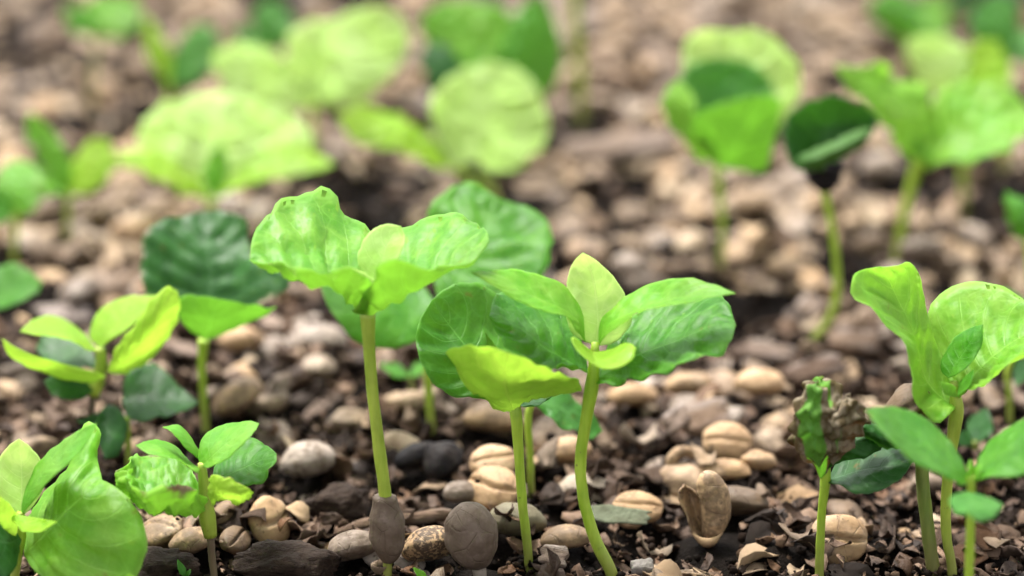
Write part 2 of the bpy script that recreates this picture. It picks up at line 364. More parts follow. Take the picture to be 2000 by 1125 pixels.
def leaf(plant, L, M, Rr, base, tip, tint='lime', name='leaf', under=None, th=.20, dmg=0., mats=None, **kw):
    """L, M, R: points (px, py, o) of one edge, the midrib and the other edge between base and tip; o = mm behind the stem"""
    Y0 = plant['_Y']; org = np.array(plant['_org'])
    W = lambda p: PL(p[0], p[1], Y0 + p[2] * MM)
    b, t = W(base), W(tip)
    ln = [np.array([b] + [W(p) for p in X] + [t]) for X in (L, M, Rr)]
    if Y0 > .62 and not mats:
        kw['pucker'] = kw.get('pucker', .35) + 1.5; kw['wave'] = max(kw.get('wave', .5), .75); kw['fold'] = max(kw.get('fold', .25), .5)
    P, Nn = leaf_surface(*ln, **kw)
    nu, nv = P.shape[0] - 1, P.shape[1] - 1
    camv = np.array((0, 0, CAMH)) - P[nu // 2, nv // 2]
    n0 = Nn[3:-3, 3:-3].mean((0, 1))
    if under is None: flip = n0[2] < 0
    else:
        flip = (np.dot(Nn[nu // 2, nv // 2], camv) < 0) != under
    if flip: Nn = -Nn
    tt = np.linspace(0, 1, nu + 1)[:, None]; vv = np.linspace(-1, 1, nv + 1)[None]
    thick = th * MM * .5 * (1 - .55 * np.abs(vv) ** 6) * np.ones_like(tt)
    top = P + Nn * thick[..., None]; bot = P - Nn * thick[..., None]
    verts = np.vstack([top.reshape(-1, 3), bot.reshape(-1, 3)]) - org
    uv1 = np.stack([np.broadcast_to(tt, (nu + 1, nv + 1)), np.broadcast_to((vv + 1) / 2, (nu + 1, nv + 1))], 2).reshape(-1, 2)
    n = (nu + 1) * (nv + 1); idx = lambda i, j: i * (nv + 1) + j
    fs, mi = [], []
    for i in range(nu):
        for j in range(nv):
            q = (idx(i, j), idx(i + 1, j), idx(i + 1, j + 1), idx(i, j + 1))
            q2 = tuple(x + n for x in q)
            fs.append(q if not flip else q[::-1]); mi.append(0)
            fs.append(q2[::-1] if not flip else q2); mi.append(1)
    loop = [idx(i, 0) for i in range(nu + 1)] + [idx(nu, j) for j in range(1, nv + 1)] + [idx(i, nv) for i in range(nu - 1, -1, -1)] + [idx(0, j) for j in range(nv - 1, 0, -1)]
    for a, b2 in zip(loop, loop[1:] + loop[:1]):
        q = (a, a + n, b2 + n, b2); fs.append(q if not flip else q[::-1]); mi.append(0)
    vn = kw.get('veins', 7)
    o = mesh_obj(name, verts, fs, mats or [leafmat(tint, 'top', dmg, vn), leafmat(tint, 'under', dmg, vn)], plant['_o'], mi, np.vstack([uv1, uv1]))
    return o
def sleaf(plant, base, tip, wl, wr=None, tint='lime', ol=4, orr=-4, sag=0, prof=(.55, .95, 1, .8, .45), name='leaf', **kw):
    """a leaf from base to tip with half widths wl, wr in pixels"""
    wr = wl if wr is None else wr
    dx, dy = tip[0] - base[0], tip[1] - base[1]; q = math.hypot(dx, dy); nx, ny = -dy / q, dx / q
    if ny > 0: nx, ny = -nx, -ny                       # L = upper side in the picture
    L, M, Rr = [], [], []
    m = len(prof)
    for k, w in enumerate(prof):
        t = (k + 1) / (m + 1); x, y, o = base[0] + dx * t, base[1] + dy * t, base[2] + (tip[2] - base[2]) * t
        b = 4 * t * (1 - t) * sag
        L.append((x + nx * wl * w, y + ny * wl * w + b * .4, o + ol * w)); M.append((x, y + b, o)); Rr.append((x - nx * wr * w, y - ny * wr * w + b * .4, o + orr * w))
    return leaf(plant, L, M, Rr, base, tip, tint, name, **kw)

def seedling(px, py, label, stem, mat='green', group=None, name='coffee_seedling', cat='seedling'):
    """stem: points (px, py, o, radius in mm) from the ground up"""
    b = G(px, py); e = bpy.data.objects.new(name, None); COL.objects.link(e); e.location = tuple(b)
    e.empty_display_size = .005
    tag(e, label, cat, group)
    pl = {'_o': e, '_Y': b[1], '_org': tuple(b)}
    if stem:
        pts = []
        for k, (x, y, o, r) in enumerate(stem):
            w = PL(x, y, b[1] + o * MM); pts.append((*w, r * .63 * MM))
        root = list(pts[0]); root[2] -= .011; pts = [tuple(root)] + pts
        tube('stem', pts, stemmat(mat), e, b, seed=px * .01, rough=.10, n=44)
    STEMS.append((b[0], b[1])); HANDLE[len(STEMS) - 1] = label
    return pl
STEMS = []; HANDLE = {}
def part_tube(pl, name, pts, mat, **kw):
    P = [(*PL(x, y, pl['_Y'] + o * MM), r * MM) for x, y, o, r in pts]
    return tube(name, P, mat, pl['_o'], np.array(pl['_org']), **kw)

# ------------------------------------------------------------------ ground
GX0, GX1, GY0, GY1, GS = -.34, .34, .30, 1.36, .002
xs_in = np.arange(GX0, GX1 + 1e-6, GS); ys_in = np.arange(GY0, GY1 + 1e-6, GS)
out = np.array([.004, .012, .03, .07, .16, .4, 1., 2.5, 6., 15., 40.])
xs = np.r_[GX0 - out[::-1], xs_in, GX1 + out]; ys = np.r_[GY0 - out[::-1], ys_in, GY1 + out]
FLAT = [G(*q) for q in ((1638, 1052), (530, 1017), (310, 1036), (374, 1062), (462, 1052), (690, 1072), (838, 1070), (962, 952), (965, 920), (900, 966), (1008, 1022), (1106, 1054),
    (1246, 990), (1420, 875), (1416, 921), (1482, 910), (1440, 985), (1236, 785), (1348, 765), (1482, 765), (962, 836), (1109, 896), (603, 915), (868, 915), (815, 905), (938, 1120),
    (1382, 1055), (556, 1098), (312, 1100), (662, 985), (1082, 1086), (1322, 840), (1378, 830), (1588, 735), (1668, 680), (1335, 935), (720, 1035), (800, 1030), (872, 1025), (757, 1120))]
FLAT = np.array(FLAT)[:, :2]
def gz(x, y):
    z = gz0(x, y)
    if GX0 < x < GX1 and .3 < y < .75:
        d = np.min((FLAT[:, 0] - x) ** 2 + (FLAT[:, 1] - y) ** 2) ** .5
        w = min(1., max(0., (d - .004) / .006)); z = z * w - .0004 * (1 - w)
    return z
def gz0(x, y):
    return (.0045 * mnoise.noise(Vector((x * 16, y * 16, 1))) + .0062 * mnoise.noise(Vector((x * 48, y * 48, 5)))
            + .0026 * mnoise.noise(Vector((x * 130, y * 130, 9))) + .0011 * mnoise.noise(Vector((x * 330, y * 330, 2)))) - .0028
Z = np.array([[gz(x, y) for x in xs] for y in ys])
nx, ny = len(xs), len(ys)
XX, YY = np.meshgrid(xs, ys)
gv = np.stack([XX, YY, Z], 2).reshape(-1, 3)
ii, jj = np.meshgrid(np.arange(nx - 1), np.arange(ny - 1))
a = (jj * nx + ii).ravel()
gf = np.stack([a, a + 1, a + nx + 1, a + nx], 1)
def bulk(name, verts, faces, mat, smooth=True):
    """one mesh from arrays; faces all the same size"""
    me = bpy.data.meshes.new(name); k = faces.shape[1]
    me.vertices.add(len(verts)); me.vertices.foreach_set('co', np.asarray(verts, np.float32).ravel())
    me.loops.add(faces.size); me.loops.foreach_set('vertex_index', np.asarray(faces, np.int32).ravel())
    me.polygons.add(len(faces)); me.polygons.foreach_set('loop_start', np.arange(0, faces.size, k, dtype=np.int32))
    me.polygons.foreach_set('loop_total', np.full(len(faces), k, np.int32))
    if smooth: me.polygons.foreach_set('use_smooth', np.ones(len(faces), bool))
    me.materials.append(mat); me.update(calc_edges=True); me.validate()
    o = bpy.data.objects.new(name, me); COL.objects.link(o)
    return o
tag(bulk('ground', gv, gf, litter('soil')), 'dark moist potting soil under the coffee seeds and litter', 'soil', kind='structure')
k = len(out)
HF = Z[k:-k, k:-k].copy(); HG = HF.copy()
def hf_win(x, y, r):
    i0 = int((x - r - GX0) / GS); i1 = int((x + r - GX0) / GS) + 2; j0 = int((y - r - GY0) / GS); j1 = int((y + r - GY0) / GS) + 2
    i0, j0 = max(i0, 0), max(j0, 0)
    sl = (slice(j0, j1), slice(i0, i1))
    gx = GX0 + np.arange(i0, min(i1, HF.shape[1])) * GS; gy = GY0 + np.arange(j0, min(j1, HF.shape[0])) * GS
    return sl, gx[None, :] - x, gy[:, None] - y
def settle(x, y, a, b, h, rot, pct=60, add=True):
    """height at which a piece of half sizes a, b and height h comes to rest; it is added to the pile"""
    sl, dx, dy = hf_win(x, y, max(a, b))
    c, s = math.cos(rot), math.sin(rot)
    q = ((dx * c + dy * s) / a) ** 2 + ((-dx * s + dy * c) / b) ** 2
    m = q < 1
    if not m.any(): return 0.
    z = np.percentile(HF[sl][m], pct)
    if add:
        prof = z + h * np.sqrt(np.maximum(0, 1 - q))
        HF[sl] = np.where(m, np.maximum(HF[sl], prof), HF[sl])
    return z

# ------------------------------------------------------------------ seedlings in focus
# the tall one in front, centre
p = seedling(1197, 1130, 'tall bright green seedling with four pointed young leaves, front centre, curved stem',
             [(1197, 1130, 0, 1.75), (1165, 1060, 0, 1.65), (1141, 980, 0, 1.6), (1134, 900, 0, 1.6), (1145, 820, 0, 1.65), (1157, 750, 0, 1.9), (1160, 715, 0, 1.5), (1163, 668, 1, 1.0)])
leaf(p, [(1130, 640, 9), (1110, 600, 13), (1070, 575, 15), (1010, 562, 13), (972, 573, 8)], [(1110, 705, 0), (1060, 678, -1), (1010, 640, -2)],
     [(1120, 712, -5), (1084, 716, -8), (1027, 705, -10), (985, 676, -9)], (1150, 728, 0), (955, 618, -3), 'mid', 'cotyledon', wave=.35, pucker=1.5)
leaf(p, [(1180, 690, 5), (1225, 620, 11), (1300, 578, 14), (1387, 568, 12), (1420, 588, 6)], [(1205, 715, 0), (1300, 672, 0), (1390, 634, -2)],
     [(1182, 752, -3), (1226, 744, -7), (1298, 722, -12), (1351, 715, -13), (1404, 683, -11), (1430, 658, -8)], (1156, 748, 0), (1437, 635, -4), 'mid', 'cotyledon', wave=.6, pucker=1.6)
leaf(p, [(1118, 652, 3), (1104, 600, 6), (1106, 560, 8), (1113, 526, 8), (1122, 509, 7)], [(1168, 640, 3), (1166, 600, 5), (1159, 550, 6), (1149, 515, 6.5)],
     [(1200, 670, 4), (1226, 645, 5), (1236, 616, 6), (1224, 577, 8), (1195, 538, 8), (1164, 508, 7)], (1163, 676, 2), (1138, 493, 6), 'pale', wave=.1, pucker=.4, fold=.4)
leaf(p, [(1134, 612, 3), (1108, 564, 4), (1063, 538, 4), (999, 525, 2), (955, 527, -1)], [(1128, 628, 0), (1092, 602, -1), (1035, 576, -2), (975, 550, -4)],
     [(1124, 645, -3), (1104, 617, -4.5), (1077, 611, -5.5), (1013, 588, -6.5), (960, 558, -6)], (1143, 668, 0), (921, 532, -5), 'fresh', wave=.08, fold=.75, pucker=.6)
leaf(p, [(1172, 634, 3), (1191, 605, 4), (1227, 573, 4.5), (1280, 552, 4), (1333, 543, 1), (1387, 553, -2)], [(1188, 636, 1), (1244, 602, 0), (1310, 583, -2), (1380, 572, -5)],
     [(1184, 655, -2), (1204, 634, -4), (1244, 611, -5.5), (1333, 592, -6.5), (1395, 579, -7)], (1170, 674, 1), (1437, 573, -7), 'fresh', wave=.08, fold=.75, pucker=.6)
leaf(p, [(1142, 674, -4), (1116, 658, -8), (1134, 690, -12), (1155, 708, -13)], [(1160, 694, -5), (1164, 702, -9), (1168, 711, -12)],
     [(1186, 684, -3), (1225, 671, -6), (1243, 680, -9), (1230, 707, -12), (1203, 720, -14)], (1158, 688, -1), (1178, 720, -14), 'yellow', wave=.05, fold=.5, pucker=.2)

# its neighbour with the dark round leaf and the yellow cup
p = seedling(1033, 1102, 'seedling with dark round back leaf and yellow-green cupped front leaf left of front centre',
             [(1033, 1102, 0, 1.25), (1027, 1040, 0, 1.3), (1020, 980, 0, 1.35), (1013, 880, 0, 1.4), (1007, 800, 0, 1.7), (1003, 775, 1, 1.2)])
leaf(p, [(965, 786, 2), (942, 779, 2), (907, 776, 0), (871, 765, 0), (839, 744, 1), (822, 708, 3), (811, 669, 6), (819, 626, 9)], [(962, 742, 5), (920, 692, 8), (880, 635, 11)],
     [(1012, 745, 8), (1018, 680, 14), (1000, 620, 18), (967, 571, 19), (935, 552, 18), (900, 552, 17), (868, 564, 15)], (1000, 792, 2), (842, 588, 12), 'mid', 'cotyledon', pucker=1.3, wave=.2)
leaf(p, [(967, 797, -6), (942, 776, -9), (907, 747, -12), (883, 715, -13), (873, 686, -14), (900, 677, -18), (949, 678, -22)], [(999, 790, -6), (990, 765, -13), (986, 728, -19)],
     [(1040, 768, -2), (1084, 758, -4), (1118, 768, -6), (1139, 758, -9), (1130, 744, -12), (1100, 728, -16), (1067, 715, -20), (1028, 702, -23)], (1003, 800, -1), (990, 688, -24), 'yellow', 'cotyledon', under=True, wave=.2, pucker=1.5, fold=.1, dmg=.1)
sleaf(p, (1000, 760, 1), (948, 650, -4), 17, 15, 'lime', 3, -3, sag=12)
sleaf(p, (1010, 790, 0), (1090, 762, 3), 12, 10, 'deep', 3, -3, sag=10)

# small one between the two front stems
p = seedling(1037, 978, 'thin-stemmed seedling with torn hanging leaf behind the two front stems',
             [(1037, 978, 0, 1.1), (1036, 900, 0, 1.05), (1032, 810, 0, 1.1), (1040, 785, 0, .9)])
leaf(p, [(1070, 762, 5), (1102, 763, 6), (1128, 784, 6), (1160, 812, 5)], [(1075, 792, 1), (1108, 805, 2), (1140, 825, 3)],
     [(1060, 806, 0), (1077, 820, -2), (1102, 840, -2), (1127, 842, -1), (1155, 858, 1)], (1043, 788, 1), (1176, 842, 4), 'jade', wave=.5, dmg=.45, crumple=.15)

# the tall one left of centre, seed coat still round its foot
p = seedling(757, 1132, 'tall seedling with two cupped lime leaves and a brown seed coat round its foot',
             [(757, 1132, 0, 1.2), (757, 1090, 0, 1.3), (755, 1020, 0, 1.5), (752, 965, 0, 1.75), (740, 870, 0, 1.7), (727, 760, 0, 1.6), (720, 660, 0, 1.75), (718, 606, 0, 2.2)], 'olive')
part_tube(p, 'seed_coat', [(759, 1096, 0, 1.2), (759, 1086, 0, 1.9), (758, 1066, 0, 2.8), (757, 1040, 0, 3.15), (755, 1012, 0, 2.95), (753, 992, 0, 2.45), (752, 978, 0, 2.15), (752, 970, 0, 2.0), (752, 967, 0, 1.4)], seedmat('taupe'), seg=48, n=36, rough=.02, wrinkle=.16)
leaf(p, [(726, 520, 8), (730, 460, 14), (715, 445, 16), (670, 415, 20), (648, 380, 22), (631, 366, 22), (609, 374, 20), (584, 384, 18), (556, 380, 16), (535, 394, 13), (530, 416, 11), (511, 428, 8), (492, 469, 2)],
     [(692, 598, -2), (659, 574, -4), (631, 553, -4), (599, 540, -4), (549, 524, -4)],
     [(722, 570, -8), (722, 545, -12), (690, 529, -14), (640, 527, -13), (602, 521, -12), (549, 514, -9), (510, 514, -6)], (713, 608, 0), (488, 508, -2), 'lime', 'cotyledon', pucker=1.5, wave=.28)
leaf(p, [(748, 520, 10), (768, 450, 16), (785, 433, 18), (833, 421, 19), (887, 419, 17), (929, 433, 12), (950, 450, 6)],
     [(755, 597, -2), (798, 572, -4), (844, 547, -5), (890, 521, -4), (930, 495, -2)],
     [(685, 612, -6), (709, 579, -11), (728, 540, -14), (745, 516, -15), (780, 506, -15), (816, 515, -14), (850, 522, -12), (890, 520, -9), (925, 506, -5)], (722, 614, 0), (955, 472, 0), 'lime', 'cotyledon', pucker=1.5, wave=.28)
leaf(p, [(708, 535, 4), (698, 508, 5), (708, 472, 6), (730, 447, 6), (758, 437, 5)], [(742, 530, 2), (752, 490, 3), (768, 460, 4)],
     [(762, 545, -1), (779, 508, 0), (789, 480, 1), (790, 458, 3)], (733, 570, 0), (783, 442, 4), 'pale', wave=.05, pucker=.15)
sleaf(p, (742, 565, -2), (684, 521, -9), 10, 9, 'pale', 2, -3, sag=6)

# behind it: puckered back leaf and low leaf
p = seedling(843, 852, 'seedling with puckered green leaves seen behind the tall lime one with a seed coat',
             [(843, 852, 0, 1.4), (838, 780, 0, 1.3), (836, 720, 0, 1.3), (848, 640, 0, 1.3), (856, 592, 0, 1.4)])
leaf(p, [(840, 520, 8), (828, 450, 14), (838, 410, 17), (880, 362, 22), (915, 353, 23), (947, 366, 22)], [(900, 540, 4), (930, 480, 9), (955, 430, 15)],
     [(900, 602, -2), (980, 592, -4), (1060, 540, 0), (1079, 490, 6), (1078, 447, 12), (1047, 412, 17), (1011, 398, 19)], (858, 592, 0), (972, 386, 20), 'mid', 'cotyledon', pucker=1.4, wave=.3)
leaf(p, [(820, 555, 6), (760, 540, 9), (700, 530, 8), (650, 535, 2)], [(800, 610, -2), (740, 605, -5), (680, 585, -5)],
     [(842, 650, -6), (801, 675, -9), (744, 681, -11), (691, 664, -11), (663, 632, -10), (638, 593, -7)], (852, 592, 0), (624, 552, -3), 'mid', 'cotyledon')

# left: dark puckered leaf standing behind a yellow-green one
p = seedling(402, 844, 'seedling with large dark puckered leaf spotted brown, left of centre',
             [(402, 844, 0, 1.3), (398, 780, 0, 1.25), (394, 710, 0, 1.3), (398, 664, 0, 1.8)])
leaf(p, [(345, 625, 2), (298, 592, 3), (277, 552, 6), (270, 507, 9), (277, 464, 13), (309, 432, 17), (350, 421, 19)], [(405, 600, 5), (412, 540, 9), (402, 470, 15)],
     [(450, 625, -2), (526, 594, -2), (568, 545, 0), (535, 522, 4), (500, 495, 10), (482, 460, 16), (487, 434, 18), (455, 414, 20)], (397, 658, 1), (395, 413, 21), 'deep', 'cotyledon', pucker=1.5, wave=.15, dmg=.45)
leaf(p, [(373, 642, -4), (350, 617, -8), (345, 590, -11), (360, 577, -14), (391, 577, -17)], [(405, 645, -7), (412, 620, -13)],
     [(426, 656, -3), (462, 642, -6), (498, 627, -9), (542, 604, -11), (505, 597, -14), (470, 591, -16)], (400, 664, -1), (430, 584, -18), 'mid', 'cotyledon', under=True, wave=.2, dmg=.3, fold=.1, pucker=1.2)

# far left middle, four leaves on a dark stem
p = seedling(172, 905, 'yellow-green seedling with folded leaves on a dark woody stem at the left',
             [(172, 905, 0, 1.1), (174, 830, 0, 1.1), (182, 770, 0, 1.2)], 'woody')
part_tube(p, 'shoot', [(182, 772, 0, 1.15), (190, 745, 0, 1.4), (197, 715, 0, 1.2), (196, 680, 0, .9)], stemmat('olive'), n=14)
leaf(p, [(172, 662, 5), (156, 645, 8), (132, 627, 10), (103, 615, 10), (71, 620, 6)], [(165, 676, 0), (130, 660, -2), (85, 650, -3)],
     [(173, 686, -4), (156, 673, -6), (107, 657, -8), (70, 653, -6)], (190, 684, 0), (39, 647, -3), 'yellow', wave=.06, fold=.45)
leaf(p, [(174, 656, 4), (185, 620, 7), (213, 592, 9), (256, 579, 9)], [(212, 650, 1), (250, 615, 2), (280, 593, 3)],
     [(228, 655, -3), (264, 632, -4), (297, 603, -1)], (195, 680, 0), (308, 577, 4), 'yellow', wave=.06)
leaf(p, [(231, 674, -8), (267, 627, -10), (302, 581, -10), (323, 560, -8)], [(245, 700, -8), (282, 664, -11), (320, 608, -10)],
     [(220, 730, -2), (249, 728, -2), (284, 710, -2), (320, 672, -2), (348, 628, -2), (352, 590, -3)], (210, 724, -2), (346, 568, -4), 'yellow', 'cotyledon', under=True, dmg=.28, wave=.15, pucker=1.2)
leaf(p, [(153, 716, -8), (107, 706, -11), (71, 695, -12), (21, 674, -10)], [(160, 732, -8), (105, 722, -10), (50, 703, -11)],
     [(185, 746, -2), (153, 744, -4), (100, 733, -6), (53, 717, -7), (14, 691, -7)], (206, 734, -2), (4, 662, -8), 'yellow', 'cotyledon', under=True, dmg=.3, wave=.15)
leaf(p, [(168, 662, 12), (120, 648, 15), (85, 655, 14)], [(150, 705, 6), (110, 700, 8)], [(165, 716, 1), (110, 722, 2)], (190, 724, 2), (70, 680, 12), 'deep', 'cotyledon')
leaf(p, [(150, 738, 3), (110, 730, 3)], [(150, 755, 0), (115, 752, 0)], [(168, 775, -3), (135, 782, -4), (105, 772, -3)], (188, 745, 0), (86, 745, 0), 'deep')

# low dark leaves between the left seedlings
p = seedling(252, 915, 'low seedling with drooping dark green leaves behind the scorched small one', [(252, 915, 0, 1.0), (250, 860, 0, 1.0), (247, 815, 0, 1.0)])
leaf(p, [(240, 770, 6), (255, 722, 10), (300, 708, 12), (338, 742, 9)], [(270, 795, 2), (320, 785, 4)], [(285, 822, -3), (335, 808, -2), (365, 800, 1)], (247, 818, 0), (388, 786, 4), 'deep', 'cotyledon')
leaf(p, [(222, 790, 2), (196, 800, -1), (186, 842, -5)], [(232, 835, -4), (215, 865, -8)], [(250, 840, -3), (240, 872, -7), (228, 892, -9)], (246, 816, 0), (205, 896, -10), 'deep', 'cotyledon')
sleaf(p, (246, 818, 0), (150, 822, -2), 18, 14, 'deep', 3, -3, sag=8)

# bottom left corner
p = seedling(26, 1160, 'bright seedling with big glossy rounded leaf in the bottom left corner',
             [(26, 1160, 0, 1.3), (34, 1090, 0, 1.3), (42, 1045, 0, 1.3), (40, 1000, 0, 1.1)])
leaf(p, [(55, 1010, 6), (92, 962, 9), (143, 899, 12), (163, 850, 13), (178, 825, 13), (195, 838, 11), (191, 890, 7)], [(90, 1040, -3), (143, 990, -4), (182, 955, -2)],
     [(62, 1108, -5), (100, 1140, -10), (180, 1155, -14), (262, 1130, -14), (288, 1066, -12), (280, 1019, -9), (259, 981, -6), (227, 951, -3)], (47, 1085, 0), (200, 938, 0), 'fresh', 'cotyledon', wave=.2, pucker=1.2)
leaf(p, [(8, 985, 3), (-12, 935, 5), (-2, 896, 6), (20, 868, 5)], [(43, 960, 2), (42, 910, 4)], [(68, 985, 2), (88, 942, 4), (79, 898, 5), (58, 872, 5)], (39, 1012, 0), (37, 857, 4), 'pale', wave=.1)
leaf(p, [(43, 975, 1), (55, 938, 3), (81, 896, 4), (130, 854, 1), (165, 835, -3)], [(55, 965, -1), (85, 920, -2), (132, 876, -4), (168, 846, -5)],
     [(68, 971, -4), (98, 936, -7), (137, 900, -9), (177, 856, -9)], (42, 1007, 0), (189, 827, -7), 'lime', wave=.05, fold=.5)
sleaf(p, (18, 1005, -3), (111, 1018, -13), 8, 24, 'yellow', 2, -4, sag=16)
sleaf(p, (30, 1050, -2), (-6, 965, -10), 20, 16, 'yellow', 3, -3)
leaf(p, [(10, 1020, -2), (-30, 1000, -4)], [(10, 1060, -8), (-30, 1050, -10)], [(30, 1110, -10), (0, 1135, -14), (-40, 1110, -14)], (42, 1050, 0), (-70, 1050, -8), 'deep', 'cotyledon')

# the scorched small one
p = seedling(420, 1140, 'small seedling with crisped brown-edged curled leaves near the bottom left',
             [(420, 1140, 0, .95), (414, 1090, 0, 1.0), (411, 1045, 0, 1.1)], 'woody')
part_tube(p, 'shoot', [(411, 1048, 0, 1.15), (405, 1010, 0, 1.5), (400, 965, 0, 1.1), (394, 905, 0, .7)], stemmat('olive'), n=16)
leaf(p, [(380, 925, 8), (340, 897, 12), (300, 886, 14), (268, 880, 13), (246, 903, 8)], [(395, 1000, -3), (367, 998, -5), (324, 991, -6), (269, 978, -5), (236, 956, -3)],
     [(396, 963, -9), (363, 952, -12), (331, 946, -14), (285, 951, -14), (259, 930, -10), (240, 914, -5)], (402, 972, 0), (227, 926, 0), 'lime', 'cotyledon', dmg=.5, crumple=.5, wave=.5, pucker=1., fold=0)
leaf(p, [(409, 930, -6), (430, 931, -9), (454, 935, -10), (487, 955, -9)], [(435, 955, -10), (465, 963, -11)],
     [(415, 988, -3), (431, 976, -5), (461, 987, -6), (484, 976, -7)], (406, 965, -2), (495, 962, -8), 'yellow', 'cotyledon', dmg=.7, crumple=.35, under=True)
leaf(p, [(430, 890, 10), (455, 865, 13), (487, 854, 13), (518, 866, 10)], [(450, 925, 4), (490, 908, 5)], [(450, 952, 0), (490, 952, -2), (519, 938, -2), (537, 912, 0)], (412, 938, 2), (540, 886, 4), 'mid', 'cotyledon', pucker=1.1)
leaf(p, [(387, 895, 2), (387, 874, 5), (402, 848, 7), (438, 828, 8), (480, 821, 5)], [(415, 890, -1), (450, 860, -1), (482, 839, -1)], [(412, 912, -4), (454, 888, -6), (494, 851, -5)], (393, 912, 0), (506, 827, 0), 'lime', wave=.06, fold=.45)
leaf(p, [(362, 876, -1), (344, 852, -1), (330, 840, 0)], [(372, 868, 2), (350, 843, 2)], [(387, 880, 5), (374, 855, 6), (350, 831, 5)], (388, 896, 2), (318, 834, 2), 'lime', wave=.05)
leaf(p, [(363, 890, 4), (340, 870, 6), (308, 859, 6), (285, 862, 2)], [(360, 903, -1), (320, 882, -3), (290, 874, -4)], [(383, 924, -4), (344, 900, -7), (292, 886, -8)], (390, 917, -1), (265, 870, -4), 'lime', wave=.06)

# right: upright lettuce-like one
p = seedling(1860, 1122, 'pale seedling with upright spoon-shaped leaf beside a broad cupped leaf at the right',
             [(1860, 1122, 0, 1.3), (1848, 1040, 0, 1.4), (1849, 960, 0, 1.5), (1858, 880, 0, 1.6), (1868, 800, 0, 2.0), (1862, 745, 0, 1.0)], 'olive')
leaf(p, [(1858, 806, -4), (1831, 822, -7), (1794, 800, -10), (1778, 777, -11), (1774, 747, -11), (1781, 716, -10), (1776, 689, -9), (1750, 656, -8), (1723, 625, -7), (1683, 595, -5), (1664, 568, -3), (1664, 541, -1), (1683, 527, 2)],
     [(1842, 780, 1), (1808, 742, 3), (1793, 690, 4.5), (1778, 640, 5.5), (1757, 590, 6.5), (1737, 550, 6.5)],
     [(1868, 755, 4), (1842, 700, 6), (1820, 645, 8), (1806, 590, 9), (1797, 541, 9), (1780, 514, 8), (1752, 520, 6)], (1869, 792, 0), (1718, 521, 4), 'fresh', 'cotyledon', pucker=1.1, wave=.25, rag=.4, fold=.6)
leaf(p, [(1845, 730, 6), (1820, 660, 10), (1811, 615, 12), (1828, 581, 14), (1858, 558, 16), (1902, 550, 16), (1946, 556, 14), (1990, 575, 10)], [(1888, 748, 1), (1930, 702, 2), (1980, 668, 2)],
     [(1885, 769, -5), (1919, 762, -9), (1953, 722, -11), (2000, 685, -10), (2030, 662, -5)], (1870, 780, 0), (2035, 640, 2), 'fresh', 'cotyledon', pucker=1.3, wave=.2, rag=.4)
leaf(p, [(1838, 725, 2), (1842, 696, 4), (1862, 662, 5), (1896, 640, 4)], [(1870, 705, 1), (1897, 668, 1)], [(1872, 730, -2), (1896, 710, -2), (1917, 676, 0)], (1852, 738, 0), (1920, 634, 2), 'mid', wave=.05)
sleaf(p, (1868, 775, -4), (1836, 746, -9), 12, 10, 'lime', 2, -2)
sleaf(p, (1870, 775, -4), (1902, 722, -4), 10, 9, 'mid', 2, -2)

# the crumpled withered one
p = seedling(1600, 1130, 'crumpled seedling with withered brown and white folded leaf at the lower right',
             [(1600, 1130, 0, 1.25), (1602, 1060, 0, 1.2), (1606, 990, 0, 1.2), (1612, 940, 0, 1.5), (1612, 900, 0, 1.3)])
leaf(p, [(1640, 892, 6), (1672, 848, 9), (1720, 850, 8), (1760, 878, 3)], [(1650, 926, 0), (1700, 915, -2), (1745, 910, -3)],
     [(1639, 950, -4), (1669, 965, -7), (1722, 957, -8), (1760, 934, -6)], (1613, 942, 0), (1783, 902, -2), 'deep', 'cotyledon', pucker=.6)
leaf(p, [(1571, 908, -2), (1546, 885, -3), (1535, 851, -3), (1546, 800, -3), (1558, 765, -3), (1578, 733, -2)], [(1596, 892, -6), (1588, 840, -9), (1598, 780, -8)],
     [(1636, 900, -2), (1650, 850, -7), (1640, 812, -9), (1652, 776, -7), (1645, 747, -4), (1628, 729, -2)], (1607, 938, 0), (1605, 722, -2), 'mid', 'cotyledon', under=True, dmg=1.7, crumple=.16, wave=.5, pucker=.6, pleat=1.4)
leaf(p, [(1556, 880, -7), (1538, 838, -8), (1550, 785, -8), (1566, 752, -7)], [(1590, 872, -10), (1580, 815, -11), (1590, 765, -10)], [(1628, 874, -9), (1624, 815, -11), (1622, 765, -9)], (1600, 912, -6), (1592, 735, -7), 'jade', 'withered_fold', dmg=1.9, crumple=.18, pleat=1.3, under=True)
leaf(p, [(1606, 876, -8), (1614, 825, -11), (1634, 790, -10)], [(1642, 862, -9), (1656, 815, -12)], [(1684, 862, -5), (1702, 828, -6), (1694, 798, -7)], (1626, 908, -4), (1662, 766, -8), 'jade', 'withered_fold', dmg=4., crumple=.25, pleat=1.3)
leaf(p, [(1640, 850, 1), (1672, 826, 3), (1700, 835, 3)], [(1650, 872, -3), (1690, 862, -3)], [(1650, 900, -3), (1690, 895, -4)], (1618, 915, -1), (1735, 868, 0), 'deep', 'leaf_fold', pucker=1., crumple=.2)
leaf(p, [(1690, 822, -2), (1730, 842, -2)], [(1690, 840, -5), (1730, 860, -5)], [(1690, 856, -2), (1730, 876, -2)], (1655, 826, -2), (1772, 872, -2), 'deep', 'leaf', crumple=.3)

